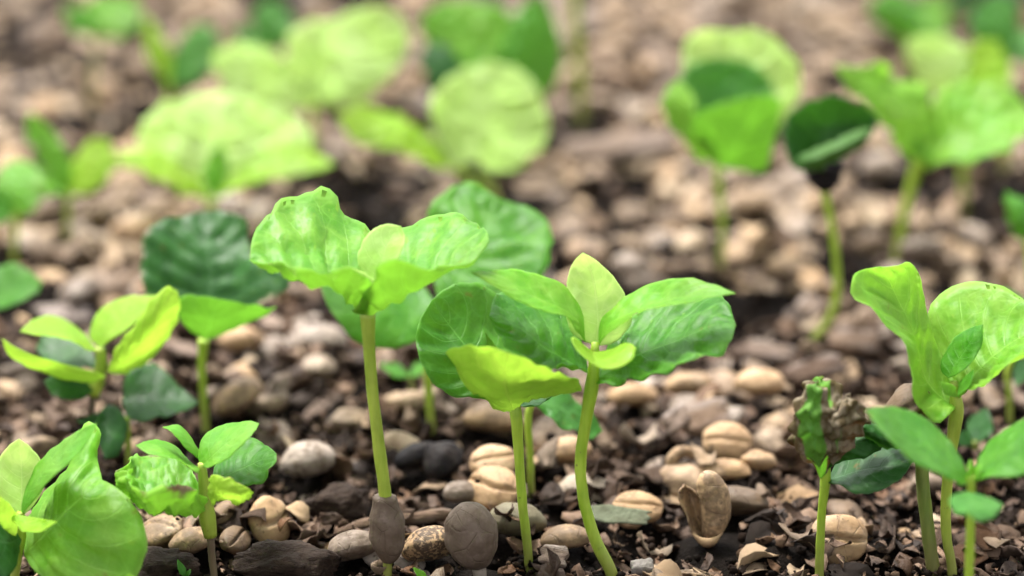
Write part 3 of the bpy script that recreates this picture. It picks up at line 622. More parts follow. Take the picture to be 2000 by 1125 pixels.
# stem carrying its seed coat like a cap
p = seedling(1822, 1118, 'thick stem lifting a rough brown seed coat, beside the withered seedling',
             [(1822, 1118, 0, 2.0), (1812, 1035, 0, 1.9), (1803, 950, 0, 1.85), (1796, 870, 0, 1.75), (1786, 815, 0, 1.7)], 'dark')
part_tube(p, 'seed_coat', [(1792, 845, 0, 1.7), (1788, 825, 0, 3.4), (1779, 805, 0, 4.4), (1765, 788, 0, 4.3), (1752, 777, 0, 2.8), (1746, 772, 0, .5)], seedmat('brown'), seg=24, rough=.35)

# blurred one in the foreground at the right
p = seedling(1893, 1290, 'blurred foreground seedling with two broad leaves spread wide at the lower right edge',
             [(1893, 1290, 0, 1.2), (1893, 1125, 0, 1.15), (1896, 1010, 0, 1.15), (1897, 930, 0, 1.1)])
leaf(p, [(1881, 905, 4), (1862, 870, 7), (1820, 825, 9), (1763, 797, 8), (1726, 793, 5)], [(1870, 922, 0), (1830, 884, 0), (1770, 842, 1), (1725, 815, 1)],
     [(1875, 948, -4), (1839, 928, -7), (1782, 901, -8), (1737, 860, -6), (1710, 830, -2)], (1893, 944, 0), (1690, 801, 2), 'mid', wave=.06, fold=.4)
leaf(p, [(1902, 915, 4), (1915, 889, 6), (1941, 855, 8), (2000, 815, 7)], [(1930, 915, 0), (1975, 877, 0)], [(1933, 932, -4), (2000, 926, -7), (2035, 872, -5)], (1899, 942, 0), (2045, 808, 2), 'mid', wave=.06, fold=.4)
leaf(p, [(1870, 962, -6), (1854, 975, -12), (1864, 1000, -18)], [(1897, 975, -10), (1893, 990, -17)], [(1930, 972, -5), (1958, 985, -10), (1935, 1014, -18), (1910, 1016, -21)], (1896, 962, -2), (1888, 1003, -23), 'jade', wave=.1)
sleaf(p, (1897, 945, 0), (1895, 898, 1), 8, 8, 'lime', 2, -2)
sleaf(p, (1897, 945, 0), (1915, 905, 1), 7, 7, 'lime', 2, -2)

# ------------------------------------------------------------------ seedlings behind, out of focus
p = seedling(1972, 828, 'thin seedling with brown-marked stem at the right edge of the picture', [(1972, 828, 0, 1.0), (1971, 770, 0, 1.0), (1968, 725, 0, 1.0), (1985, 690, 0, 1.0), (2010, 655, 0, .9)])
sleaf(p, (2012, 655, 0), (1962, 560, 4), 26, 22, 'jade', 4, -3); sleaf(p, (2010, 660, 0), (2090, 600, 4), 26, 22, 'jade', 4, -3)
sleaf(p, (2015, 690, -2), (1984, 755, -8), 20, 18, 'deep', 4, -3, name='cotyledon')
p = seedling(1905, 885, 'low dark green leaf seedling under the pale one at the right', [(1905, 885, 0, .9), (1903, 862, 0, .9)])
sleaf(p, (1902, 868, 0), (1928, 797, 5), 26, 26, 'deep', 3, -3, name='cotyledon'); sleaf(p, (1902, 868, 0), (1862, 845, -4), 14, 14, 'deep', 3, -3, name='cotyledon')

p = seedling(1590, 667, 'bent seedling with dark fan-shaped cupped leaf over a brown seed coat, right', [(1590, 667, 0, 1.7), (1614, 635, 0, 1.5), (1632, 590, 0, 1.35), (1634, 520, 0, 1.3), (1624, 440, 0, 1.3), (1610, 372, 0, 1.5), (1605, 340, 0, 1.6)])
leaf(p, [(1569, 332, -3), (1538, 302, -3), (1526, 262, 0), (1541, 225, 3), (1576, 199, 5), (1608, 190, 6)], [(1605, 292, 9), (1620, 240, 12)], [(1640, 312, 2), (1690, 272, 4), (1711, 244, 5), (1697, 217, 6), (1663, 199, 6)], (1602, 335, 0), (1635, 187, 7), 'deep', 'cotyledon', pucker=1.6, wave=.15, under=False)
leaf(p, [(1590, 292, -5), (1630, 275, -5), (1670, 258, -3)], [(1588, 312, -9), (1630, 293, -10), (1675, 272, -7)], [(1584, 334, -6), (1632, 316, -7), (1684, 284, -4)], (1548, 318, -4), (1708, 248, 0), 'deep', 'cotyledon', under=True, pucker=1.2)
part_tube(p, 'seed_coat', [(1606, 372, -1, 1.5), (1608, 360, -1, 3.0), (1610, 335, -1, 4.0), (1614, 312, -1, 3.6), (1616, 298, -1, 1.5)], seedmat('black'), seg=20, rough=.2)

p = seedling(1750, 517, 'seedling with two spread cupped leaves on a thick stem at the upper right', [(1750, 517, 0, 1.7), (1762, 440, 0, 1.6), (1778, 370, 0, 1.8), (1795, 312, 0, 2.6)])
leaf(p, [(1767, 302, -3), (1737, 264, -5), (1700, 212, -6), (1650, 160, -3)], [(1780, 262, -1), (1745, 202, -1), (1700, 162, -1)], [(1816, 262, 5), (1820, 200, 8), (1786, 154, 10), (1749, 146, 8), (1730, 128, 4), (1714, 122, 3), (1681, 131, 1)], (1800, 322, 0), (1630, 127, 0), 'fresh', 'cotyledon')
leaf(p, [(1815, 262, 6), (1822, 200, 9), (1850, 169, 11), (1887, 157, 12), (1944, 165, 11), (2000, 200, 6)], [(1850, 287, 0), (1920, 257, 0), (1970, 240, 1)], [(1814, 332, -4), (1869, 317, -8), (1962, 287, -9), (2004, 264, -5)], (1804, 324, 0), (2020, 230, 2), 'fresh', 'cotyledon')
sleaf(p, (1806, 318, -3), (1822, 280, -3), 12, 12, 'lime', 2, -2); sleaf(p, (1802, 312, 0), (1785, 262, 0), 12, 12, 'lime', 2, -2)
p = seedling(1882, 400, 'seedling with pale yellow leaves behind the spread upper right one', [(1882, 400, 0, 1.6), (1876, 280, 0, 1.5), (1866, 195, 0, 1.5)])
leaf(p, [(1800, 160, 3), (1768, 85, 6)], [(1840, 150, 2), (1820, 100, 5)], [(1880, 160, 0), (1895, 110, 3), (1860, 74, 7)], (1860, 205, 0), (1805, 68, 8), 'pale', 'cotyledon')
leaf(p, [(1880, 120, 4), (1905, 82, 6)], [(1910, 150, 2), (1930, 110, 4)], [(1950, 180, -2), (1975, 140, 0)], (1868, 205, 0), (1948, 78, 5), 'yellow', 'cotyledon')
sleaf(p, (1870, 200, 3), (1985, 150, 6), 30, 30, 'pale', 4, -4, name='cotyledon')
p = seedling(1962, 330, 'seedling with one tall oval green leaf in the upper right corner', [(1962, 330, 0, 1.5), (1965, 200, 0, 1.4), (1962, 112, 0, 1.4)])
leaf(p, [(1910, 82, 3), (1893, 50, 5), (1915, 8, 7)], [(1955, 70, 1), (1948, 25, 4)], [(1985, 75, 0), (1990, 30, 3), (1975, 0, 5)], (1962, 115, 0), (1945, -12, 7), 'jade', wave=.1)
sleaf(p, (1962, 115, 0), (2060, 60, 4), 30, 30, 'jade', 4, -4)

p = seedling(1408, 527, 'seedling with yellow back leaf rising over a dark green cup, right of centre', [(1408, 527, 0, 1.3), (1411, 440, 0, 1.3), (1406, 380, 0, 1.4), (1402, 325, 0, 1.7)])
leaf(p, [(1330, 210, 12), (1330, 130, 18), (1340, 77, 22), (1381, 62, 23), (1420, 64, 24)], [(1420, 240, 12), (1450, 150, 18)], [(1480, 272, 8), (1548, 212, 12), (1566, 169, 16), (1557, 122, 19), (1512, 73, 23)], (1402, 315, 4), (1468, 55, 24), 'pale', 'cotyledon')
leaf(p, [(1332, 250, 2), (1322, 185, 7), (1345, 128, 12)], [(1400, 235, 8), (1405, 170, 13)], [(1480, 225, 4), (1512, 182, 9), (1475, 128, 13)], (1405, 305, 2), (1405, 113, 15), 'jade', 'leaf')
leaf(p, [(1362, 283, -6), (1344, 242, -10), (1380, 212, -14), (1437, 193, -17)], [(1430, 292, -9), (1460, 242, -15)], [(1440, 335, -2), (1486, 338, -4), (1513, 264, -10), (1525, 195, -14), (1500, 186, -17)], (1404, 325, 0), (1475, 187, -19), 'mid', 'cotyledon', under=True)
leaf(p, [(1340, 285, 0), (1303, 240, 2), (1297, 202, 3), (1308, 168, 4)], [(1360, 265, -4), (1330, 205, -2)], [(1390, 275, -6), (1362, 230, -8), (1348, 180, -2)], (1396, 322, 0), (1325, 155, 4), 'lime', 'cotyledon')

p = seedling(415, 485, 'pale seedling with half-round back leaf and two wing-like leaves, upper left', [(415, 485, 0, 1.4), (414, 430, 0, 1.4), (411, 390, 0, 1.8)])
leaf(p, [(335, 332, 6), (268, 275, 10), (298, 215, 17), (358, 187, 22)], [(415, 322, 8), (425, 242, 16)], [(500, 332, 6), (612, 288, 10), (592, 238, 16), (522, 199, 21)], (411, 388, 2), (432, 179, 24), 'pale', 'cotyledon', wave=.15)
leaf(p, [(350, 322, 5), (300, 288, 6), (250, 290, 3)], [(360, 352, -2), (290, 318, -3)], [(370, 377, -6), (300, 348, -9), (240, 322, -7)], (405, 392, 0), (213, 307, -4), 'yellow', wave=.1, fold=.4)
leaf(p, [(470, 328, 4), (540, 284, 6), (612, 290, 3)], [(470, 352, -2), (560, 318, -3)], [(450, 374, -6), (520, 349, -9), (600, 338, -8)], (416, 392, 0), (654, 322, -4), 'yellow', wave=.1, fold=.4)
sleaf(p, (414, 388, -2), (430, 275, 1), 24, 24, 'lime', 2, -2)

p = seedling(972, 425, 'bright seedling with big round shining leaf and drooping yellow arm leaf, top centre', [(972, 425, 0, 1.4), (960, 370, 0, 1.4), (915, 345, 0, 1.4), (886, 328, 0, 1.7)])
leaf(p, [(850, 262, 4), (843, 190, 9), (900, 140, 14), (955, 124, 16)], [(920, 270, 3), (970, 200, 9)], [(930, 312, -3), (990, 337, -6), (1052, 300, -2), (1072, 240, 4), (1047, 170, 10)], (885, 328, 0), (1005, 128, 15), 'pale', 'cotyledon', pucker=1.2)
leaf(p, [(850, 280, 4), (800, 240, 7), (720, 204, 6)], [(835, 305, -1), (780, 265, -1), (710, 238, -1)], [(850, 325, -4), (780, 294, -7), (690, 276, -6)], (882, 332, 0), (657, 225, -2), 'yellow', 'cotyledon')
p = seedling(962, 335, 'seedling with dark and lime leaves at the top edge behind the big round leaf', [(962, 335, 0, 1.5), (955, 250, 0, 1.5), (950, 185, 0, 1.7)])
leaf(p, [(850, 120, 6), (823, 40, 10)], [(900, 90, 6), (880, 40, 10)], [(1000, 100, 6), (1000, 35, 11), (930, 0, 14)], (940, 170, 0), (860, 3, 13), 'lime', 'cotyledon')
leaf(p, [(870, 90, 2), (835, 85, 2)], [(880, 140, -4), (850, 125, -4)], [(900, 190, -8), (850, 180, -10), (828, 150, -8)], (945, 180, -1), (822, 105, -3), 'deep', 'cotyledon')
leaf(p, [(985, 85, 6), (1015, 10, 8)], [(1010, 120, 1), (1040, 50, 4)], [(1050, 195, -3), (1092, 150, -2), (1090, 60, 3)], (960, 182, 0), (1062, -8, 7), 'mid', 'cotyledon')
p = seedling(1135, 238, 'tall bare yellowish stem running out of the top edge right of centre', [(1135, 238, 0, 2.2), (1132, 150, 0, 2.2), (1126, 60, 0, 2.2), (1120, -40, 0, 2.0)], 'olive')
sleaf(p, (1120, -40, 0), (1030, -80, 0), 35, 30, 'mid'); sleaf(p, (1120, -40, 0), (1210, -85, 0), 35, 30, 'mid')
p = seedling(620, 335, 'seedling with pale broad leaves spreading at the top left of centre', [(620, 335, 0, 1.5), (612, 265, 0, 1.5), (608, 205, 0, 1.8)])
leaf(p, [(545, 112, 8), (470, 82, 6)], [(540, 165, 0), (480, 140, -1)], [(560, 214, -4), (470, 194, -8), (424, 152, -6)], (608, 208, 0), (412, 105, 0), 'pale', 'cotyledon')
leaf(p, [(566, 140, 8), (562, 75, 12), (650, 32, 14), (730, 12, 12)], [(660, 145, 3), (720, 85, 7)], [(700, 204, -3), (772, 142, 0), (798, 80, 4)], (610, 208, 1), (782, 30, 9), 'pale', 'cotyledon', pucker=1.1)
sleaf(p, (612, 180, -3), (578, 62, -1), 30, 34, 'pale', 3, -3)
sleaf(p, (612, 190, -4), (690, 150, -8), 18, 18, 'pale', 3, -3)
p = seedling(132, 470, 'small seedling with pointed green and yellow leaves near the left edge', [(132, 470, 0, 1.2), (132, 420, 0, 1.2), (132, 378, 0, 1.4)])
leaf(p, [(70, 300, 5), (48, 250, 7)], [(100, 320, 2), (75, 265, 5)], [(140, 330, 2), (115, 270, 5)], (131, 380, 0), (60, 218, 7), 'lime')
leaf(p, [(140, 320, 4), (175, 275, 5)], [(165, 350, -1), (195, 305, 1)], [(180, 375, -4), (222, 330, -3)], (133, 382, 0), (214, 272, 3), 'yellow')
sleaf(p, (130, 378, -1), (30, 330, 0), 24, 20, 'lime')
p = seedling(28, 530, 'seedling with dark round leaf on a thin stem at the left edge', [(28, 530, 0, 1.3), (29, 470, 0, 1.2), (33, 415, 0, 1.4)])
leaf(p, [(-8, 380, 4), (-5, 335, 8), (30, 312, 10)], [(28, 375, 2), (40, 340, 6)], [(60, 415, -3), (86, 375, 0), (82, 340, 4)], (32, 418, 0), (62, 318, 9), 'lime', 'cotyledon')
sleaf(p, (32, 418, 0), (-60, 400, -4), 40, 30, 'mid', name='cotyledon')
p = seedling(-45, 720, 'green leaf reaching in from the left edge at mid height', [(-45, 720, 0, 1.3), (-45, 660, 0, 1.3), (-45, 612, 0, 1.5)])
leaf(p, [(-20, 535, 6), (20, 513, 7), (55, 528, 4)], [(0, 580, 0), (45, 562, 0)], [(-5, 605, -5), (35, 592, -6), (70, 572, -3)], (-45, 612, 0), (82, 552, -1), 'mid', 'cotyledon')
sleaf(p, (-45, 612, 0), (-150, 560, 0), 40, 35, 'mid', name='cotyledon')
p = seedling(180, 225, 'seedling with single lime leaf at the top left, dark thin stem', [(180, 225, 0, 1.3), (182, 150, 0, 1.3), (190, 68, 0, 1.4)], 'dark')
leaf(p, [(165, 40, 3), (175, 0, 6)], [(205, 45, 0), (225, 20, 3)], [(235, 75, -4), (275, 40, -2)], (190, 70, 0), (262, -10, 5), 'lime', 'cotyledon')
sleaf(p, (190, 70, 0), (120, 10, 2), 28, 24, 'mid', name='cotyledon')
p = seedling(332, 268, 'seedling with slim yellow leaf beside dark leaf at the upper left', [(332, 268, 0, 1.3), (332, 210, 0, 1.3), (332, 165, 0, 1.4)])
sleaf(p, (330, 168, 0), (283, 28, 4), 22, 20, 'yellow', name='cotyledon')
leaf(p, [(345, 90, 5), (380, 50, 7)], [(360, 125, 1), (395, 80, 3)], [(370, 165, -4), (420, 130, -2), (430, 90, 1)], (334, 168, 0), (415, 50, 6), 'jade', 'cotyledon')
p = seedling(540, 210, 'small dark green seedling at the top edge left of centre', [(540, 210, 0, 1.3), (538, 150, 0, 1.3), (535, 95, 0, 1.4)])
leaf(p, [(495, 60, 4), (500, 15, 6)], [(530, 60, 1), (530, 25, 4)], [(565, 75, -2), (572, 35, 2)], (535, 98, 0), (535, -2, 7), 'jade', 'cotyledon')
sleaf(p, (535, 98, 0), (450, 60, 0), 24, 20, 'jade', name='cotyledon')
p = seedling(1775, 175, 'small dark green seedling at the top edge in the upper right', [(1775, 175, 0, 1.4), (1775, 120, 0, 1.4), (1775, 75, 0, 1.5)])
leaf(p, [(1715, 50, 3), (1700, 0, 6)], [(1755, 40, 0), (1745, 0, 3)], [(1790, 60, -5), (1800, 15, 0)], (1775, 78, 0), (1745, -25, 6), 'mid', 'cotyledon')
leaf(p, [(1790, 20, 5), (1820, -10, 6)], [(1800, 55, 0), (1830, 25, 2)], [(1810, 85, -5), (1855, 55, -2)], (1776, 80, 0), (1852, 5, 4), 'lime', 'cotyledon')
p = seedling(1905, 120, 'dark leaves at the very top in the right corner', [(1905, 120, 0, 1.4), (1905, 60, 0, 1.4), (1905, 20, 0, 1.5)])
sleaf(p, (1905, 22, 0), (1850, -10, 0), 24, 20, 'deep', name='cotyledon'); sleaf(p, (1905, 22, 0), (2010, -8, 2), 30, 24, 'deep', name='cotyledon')
p = seedling(2018, 620, 'small curled leaf poking in from the right edge', [(2018, 620, 0, 1.2), (2016, 540, 0, 1.2), (2008, 475, 0, 1.3)])
leaf(p, [(1978, 450, 2), (1962, 410, 4)], [(1992, 440, -3), (1980, 405, -1)], [(2012, 440, 0), (2010, 395, 3)], (2006, 478, 0), (1964, 373, 4), 'mid', 'cotyledon', crumple=.2)
sleaf(p, (2008, 478, 0), (2080, 430, 0), 26, 26, 'mid', name='cotyledon')
p = seedling(805, 775, 'tiny pale sprout low behind the tall lime seedling', [(805, 775, 0, .8), (803, 748, 0, .8), (800, 735, 0, .8)])
sleaf(p, (800, 736, 0), (740, 710, 0), 12, 10, 'mid', name='cotyledon'); sleaf(p, (800, 736, 0), (838, 708, 2), 14, 10, 'mid', name='cotyledon')
p = seedling(842, 1165, 'bright green sprout tip just breaking into view at the bottom edge', [(842, 1165, 0, .7), (838, 1140, 0, .7)])
sleaf(p, (838, 1142, 0), (808, 1108, -2), 9, 8, 'lime', 2, -2); sleaf(p, (838, 1142, 0), (868, 1128, -2), 8, 8, 'lime', 2, -2)
p = seedling(362, 1140, 'tiny green sprout beside the scorched seedling at the bottom', [(362, 1140, 0, .5), (362, 1126, 0, .5)])
sleaf(p, (362, 1128, 0), (347, 1093, 0), 7, 7, 'jade', 1.5, -1.5); sleaf(p, (362, 1128, 0), (372, 1112, 0), 4, 4, 'jade', 1.5, -1.5)

# ------------------------------------------------------------------ seeds and litter
def rotz(a):
    c, s = math.cos(a), math.sin(a); return np.array([[c, -s, 0], [s, c, 0], [0, 0, 1.]])
def rotx(a):
    c, s = math.cos(a), math.sin(a); return np.array([[1, 0, 0], [0, c, -s], [0, s, c]])
def roty(a):
    c, s = math.cos(a), math.sin(a); return np.array([[c, 0, s], [0, 1, 0], [-s, 0, c]])
def seed_geo(a, b, c, nu, nv, groove=1., seed=0, flat=.55, gw=.10, lump=.09):
    """a coffee seed: domed below, flat above with a groove along its length; half sizes a, b, c in mm"""
    vs = [(0, 0, 0)] * 0; fs = []
    for i in range(nv + 1):
        ph = math.pi * i / nv
        for k in range(nu):
            th = 2 * math.pi * k / nu
            x, y, z = math.cos(ph), math.sin(ph) * math.cos(th), math.sin(ph) * math.sin(th)
            y = math.copysign(abs(y) ** .92, y)
            if z > 0:
                z *= flat
                path = .10 * math.sin(x * 2.6 + seed)
                z -= groove * .34 * math.exp(-((y - path) / gw) ** 2) * max(0, 1 - x ** 6)
                z += .045 * math.exp(-((abs(y - path) - .25) / .22) ** 2) * max(0, 1 - x * x)
            n = mnoise.noise(Vector((x * 1.5 + seed * 3.7, y * 1.5, z * 1.5))) * lump + mnoise.noise(Vector((x * 4 + seed, y * 4, z * 4))) * .025
            vs.append((a * MM * x * (1 + n), b * MM * y * (1 + n), c * MM * z * (1 + n)))
    for i in range(nv):
        for k in range(nu):
            fs.append((i * nu + k, i * nu + (k + 1) % nu, (i + 1) * nu + (k + 1) % nu, (i + 1) * nu + k))
    return np.array(vs), np.array(fs)
def as_mesh(name, vs, fs, mat):
    me = bpy.data.meshes.new(name); me.from_pydata([tuple(v) for v in vs], [], [tuple(f) for f in fs])
    me.polygons.foreach_set('use_smooth', np.ones(len(fs), bool)); me.materials.append(mat); me.update()
    return me
def put(name, me, loc, rot, sc, label, cat, group=None):
    from mathutils import Matrix
    o = bpy.data.objects.new(name, me); COL.objects.link(o)
    o.rotation_euler = Matrix(rot.tolist()).to_euler(); o.location = tuple(loc)
    o.scale = (sc, sc, sc) if not isinstance(sc, (tuple, list)) else sc
    return tag(o, label, cat, group)
TAKEN = []
def block(p, r): TAKEN.append((p[0], p[1], r))

# --- seeds one can point at; px, py = centre in the picture, half sizes in mm, turn, tilt (x), tilt (y)
def hero_seed(px, py, a, b, c, yaw, tx, ty, mat, label, z=2.6, groove=1., seed=1, flat=.55, cat='seed', name='coffee_seed'):
    p = G(px, py, (z - .45) * MM); vs, fs = seed_geo(a, b, c, 72, 30, groove, seed, flat, .075)
    me = as_mesh(name, vs, fs, seedmat(mat))
    put(name, me, p, rotz(R(yaw)) @ rotx(R(tx)) @ roty(R(ty)), 1.0, label, cat)
    sl, dx, dy = hf_win(p[0], p[1], a * MM); m = dx ** 2 + dy ** 2 < (.8 * b * MM) ** 2
    HF[sl] = np.where(m, np.maximum(HF[sl], p[2] + .5 * b * MM), HF[sl]); block(p, max(a, b) * .68 * MM)
hero_seed(1638, 1052, 5.2, 4.6, 3.4, 4, 62, 0, 'amber', 'round grey-tan coffee seed with dark groove towards us, behind the withered seedling stem', 3.6, 1.1, 3)
hero_seed(530, 1017, 5.0, 4.5, 3.2, 58, 62, 4, 'amber', 'tan coffee seed with straight groove beside the scorched small seedling', 4.0, .9, 5)
hero_seed(310, 1036, 4.8, 4.0, 3.0, -20, 20, -14, 'amber', 'smooth tan coffee seed under the curled leaf of the scorched seedling', 4.2, .5, 8)
hero_seed(374, 1062, 4.0, 3.6, 3.0, 40, 160, 0, 'amber', 'small domed tan seed just left of the scorched seedling stem', 3.2, .5, 11)
hero_seed(462, 1052, 4.8, 2.6, 2.4, 70, 40, 8, 'brown', 'brown shrivelled crescent seed right of the scorched seedling stem', 3.6, 1.4, 13)
hero_seed(690, 1072, 5.2, 4.2, 3.2, 50, 150, -10, 'grey', 'pale cracked grey-tan seed left of the seed coat round the tall stem', 3.0, .5, 17)
hero_seed(838, 1070, 5.2, 4.6, 3.6, 20, 140, 0, 'speckled', 'tan seed blotched with black crust between two taupe hulls', 3.4, .4, 19)
hero_seed(962, 952, 5.2, 4.4, 3.0, -28, 40, 4, 'amber', 'creased tan seed stacked behind the taupe upright hull', 5.0, 1.1, 23)
hero_seed(965, 900, 5.0, 3.6, 2.8, 32, 30, 0, 'amber', 'tan seed on top of the creased one left of the yellow cup stem', 7.5, .8, 29)
hero_seed(900, 966, 3.4, 2.9, 2.6, 0, 160, 0, 'grey', 'small pale whitish seed at the left end of the creased tan seed', 3.4, .4, 31)
hero_seed(1008, 1022, 5.4, 4.6, 3.8, 0, 150, 0, 'olive', 'round grey-green mossy seed behind the yellow cup seedling stem', 3.4, .3, 37)
hero_seed(1106, 1054, 4.6, 3.4, 2.7, -6, 170, 6, 'amber', 'oval orange-tan seed between the two front stems', 2.6, .3, 41)
hero_seed(1246, 990, 4.6, 3.4, 2.6, -8, 30, 6, 'amber', 'pale tan seed with dark slanting groove right of the front stem', 3.2, .7, 43)
hero_seed(1232, 1012, 2.6, 2.2, 1.6, 10, 30, 6, 'amber', 'small split seed half below the pale slanting-groove seed', 1.6, 1.0, 47)
hero_seed(1420, 862, 4.9, 3.8, 3.0, 4, 55, 0, 'amber', 'large smooth tan seed with low groove, back right of the open hull', 5.2, .7, 53)
hero_seed(1416, 921, 5.2, 2.6, 2.4, -24, 165, 6, 'amber', 'long slanted tan seed just behind the open hull', 3.8, .2, 59)
hero_seed(1482, 903, 3.6, 2.8, 2.2, 35, 150, -20, 'amber', 'short tan seed leaning on the long slanted one', 5.0, .3, 61)
hero_seed(1440, 985, 6.0, 4.2, 3.4, -30, 150, 8, 'brown', 'dark brown rotten seed right of the open hull', 3.0, .3, 67)
hero_seed(1236, 776, 5.2, 3.8, 3.0, 0, 160, 0, 'amber', 'tan seed under the right leaf of the front centre seedling', 4.0, .3, 71)
hero_seed(1348, 755, 5.4, 4.2, 3.0, 8, 155, 0, 'tan', 'plump pale seed below the right leaf tip of the front centre seedling', 4.6, .3, 73)
hero_seed(1482, 752, 5.2, 4.2, 3.4, 0, 160, 0, 'amber', 'bright tan seed in the gap left of the withered seedling', 6.0, .3, 79)
hero_seed(962, 826, 6.6, 3.8, 3.0, -32, 155, 8, 'amber', 'long orange-tan seed under the cupped yellow leaf', 4.0, .3, 83)
hero_seed(1109, 886, 4.6, 4.4, 3.4, 20, 150, 0, 'amber', 'rounded tan seed left of the curved front stem', 4.0, .3, 89)
hero_seed(603, 905, 5.4, 5.0, 4.2, 20, 150, 0, 'grey', 'large round greyish seed left of the tall stem, half in shade', 5.0, .3, 97)
hero_seed(1232, 522, 5.0, 4.0, 3.4, 0, 160, 0, 'grey', 'whitish oval seed behind the tip of the front centre seedling', 4.0, .2, 101)
hero_seed(1476, 402, 5.0, 4.2, 3.4, 0, 160, 0, 'amber', 'pale yellow seed between two blurred stems at the right', 4.6, .2, 103)
hero_seed(1722, 330, 5.4, 5.0, 4.4, 0, 160, 0, 'grey', 'round bluish grey pebble left of the spread upper right seedling', 5.0, .1, 107, cat='pebble', name='pebble')
hero_seed(268, 455, 6.4, 5.0, 4.2, 10, 160, 0, 'amber', 'large pale seed left of the dark puckered leaf', 5.0, .2, 109)
hero_seed(1800, 490, 5.4, 4.2, 3.6, 0, 155, 0, 'grey', 'whitish seed right of the foot of the spread upper right seedling', 4.6, .2, 113)
hero_seed(470, 668, 5.2, 4.2, 3.4, 0, 160, 0, 'amber', 'pale seed under the dark puckered leaf, right of its stem', 5.0, .2, 127)
hero_seed(630, 665, 5.4, 4.2, 3.4, -10, 160, 0, 'grey', 'greyish pale seed left of the low leaf behind the tall lime seedling', 5.0, .2, 131)
hero_seed(465, 780, 6.4, 5.2, 4.0, 70, 150, 0, 'amber', 'large tan seed right of the stem of the dark puckered seedling', 5.0, .3, 137)
# black rotten fruit skins
hero_seed(868, 905, 4.6, 4.0, 4.2, 60, 150, 20, 'black', 'glossy black shrivelled berry skin right of the tall stem', 4.2, .2, 139, cat='berry', name='berry')
hero_seed(815, 895, 4.6, 3.0, 3.0, 20, 150, 10, 'black', 'dull black berry skin touching the tall stem', 4.6, .2, 149, cat='berry', name='berry')

# upright hull with its rootlet
e = bpy.data.objects.new('sprouting_seed', None); COL.objects.link(e); b = G(938, 1135); e.location = tuple(b)
tag(e, 'taupe egg-shaped hull standing on a pale root, right of the seed-coat stem', 'seed'); block(b, .006); block(G(921, 1085), .005)
pl = {'_o': e, '_Y': b[1], '_org': tuple(b)}
part_tube(pl, 'hull', [(912, 983, 0, .3), (912, 986, 0, 1.5), (914, 999, 0, 3.2), (918, 1026, 0, 4.5), (923, 1056, 0, 4.6), (930, 1085, 0, 3.6), (936, 1104, 0, 1.9), (937, 1109, 0, .9)], seedmat('taupe'), seg=56, n=40, rough=.01, wrinkle=.11, seed=3)
part_tube(pl, 'root', [(933, 1098, 0, 1.4), (937, 1118, 0, 1.2), (938, 1142, 0, 1.1)], seedmat('grey'), n=10)

# split hull standing open like a shell
e = bpy.data.objects.new('open_seed_hull', None); COL.objects.link(e); b = G(1382, 1060); e.location = tuple(b)
tag(e, 'split tan seed hull standing open like a clam shell, right of the front stem', 'seed hull'); block(b, .007); block(b + np.array((0, .004, 0)), .007)
up = b[1] * 0 + .0062
pl = {'_o': e, '_Y': b[1], '_org': tuple(b)}
HM = [seedmat('amber'), seedmat('amber')]
part_tube(pl, 'kernel', [(1368, 928, 0, .5), (1372, 931, 0, 1.5), (1384, 944, 0, 2.35), (1395, 968, 0, 2.75), (1398, 998, 0, 2.75), (1393, 1026, 0, 2.25), (1386, 1046, 0, 1.3), (1383, 1052, 0, .4)], seedmat('amber'), seg=30, n=40, rough=.05)
leaf(pl, [(1326, 962, -1), (1339, 1007, -1.6), (1354, 1042, -1.8)][::-1], [(1346, 964, 2.6), (1358, 1005, 2.8), (1369, 1040, 1.5)][::-1], [(1359, 964, .3), (1375, 990, .2), (1379, 1026, 0)][::-1], (1384, 1062, 0), (1336, 948, .3), name='hull_half', mats=HM, th=.55, wave=.1, pucker=0.3, fold=0)
leaf(pl, [(1372, 1050, -3), (1392, 1050, -3)], [(1374, 1064, -3), (1392, 1062, -3)], [(1378, 1066, 0), (1392, 1064, 0)], (1352, 1040, -1.5), (1410, 1040, -1), name='hull_rim', mats=HM, th=.5, wave=.1, pucker=0.2, fold=0)

# wood chips, bark, twigs
def chip_geo(a, b, c, seed, nx_=9, ny_=5, jag=.25, curl=.1):
    """splinter: half sizes in mm, torn ends, uneven faces"""
    vs, fs = [], []
    for s_ in (1, -1):
        for i in range(nx_ + 1):
            for j in range(ny_ + 1):
                u, w = -1 + 2 * i / nx_, -1 + 2 * j / ny_
                x = a * u * (1 + jag * mnoise.noise(Vector((w * 2.2 + seed, seed * 1.7, 0))) * abs(u) ** 3)
                y = b * w * (1 + .22 * mnoise.noise(Vector((u * 1.6 + seed, 3., seed)))) * (1 - .18 * abs(u) ** 4)
                ed = (1 - abs(w) ** 6) * (1 - abs(u) ** 8) * .45 + .55
                z = c * s_ * ed * (1 + .35 * mnoise.noise(Vector((u * 2 + seed, w * 2, s_ * 4.)))) + c * .35 * mnoise.noise(Vector((u * .6, w * 5 + seed, s_))) + curl * b * w * w
                vs.append((x * MM, y * MM, z * MM))
    m = (nx_ + 1) * (ny_ + 1); k = ny_ + 1
    for i in range(nx_):
        for j in range(ny_):
            q = (i * k + j, (i + 1) * k + j, (i + 1) * k + j + 1, i * k + j + 1)
            fs.append(q); fs.append(tuple(x + m for x in q[::-1]))
    loop = [i * k for i in range(nx_ + 1)] + [nx_ * k + j for j in range(1, k)] + [i * k + ny_ for i in range(nx_ - 1, -1, -1)] + [j for j in range(ny_ - 1, 0, -1)]
    for a_, b_ in zip(loop, loop[1:] + loop[:1]): fs.append((b_, a_, a_ + m, b_ + m))
    return np.array(vs), np.array(fs)
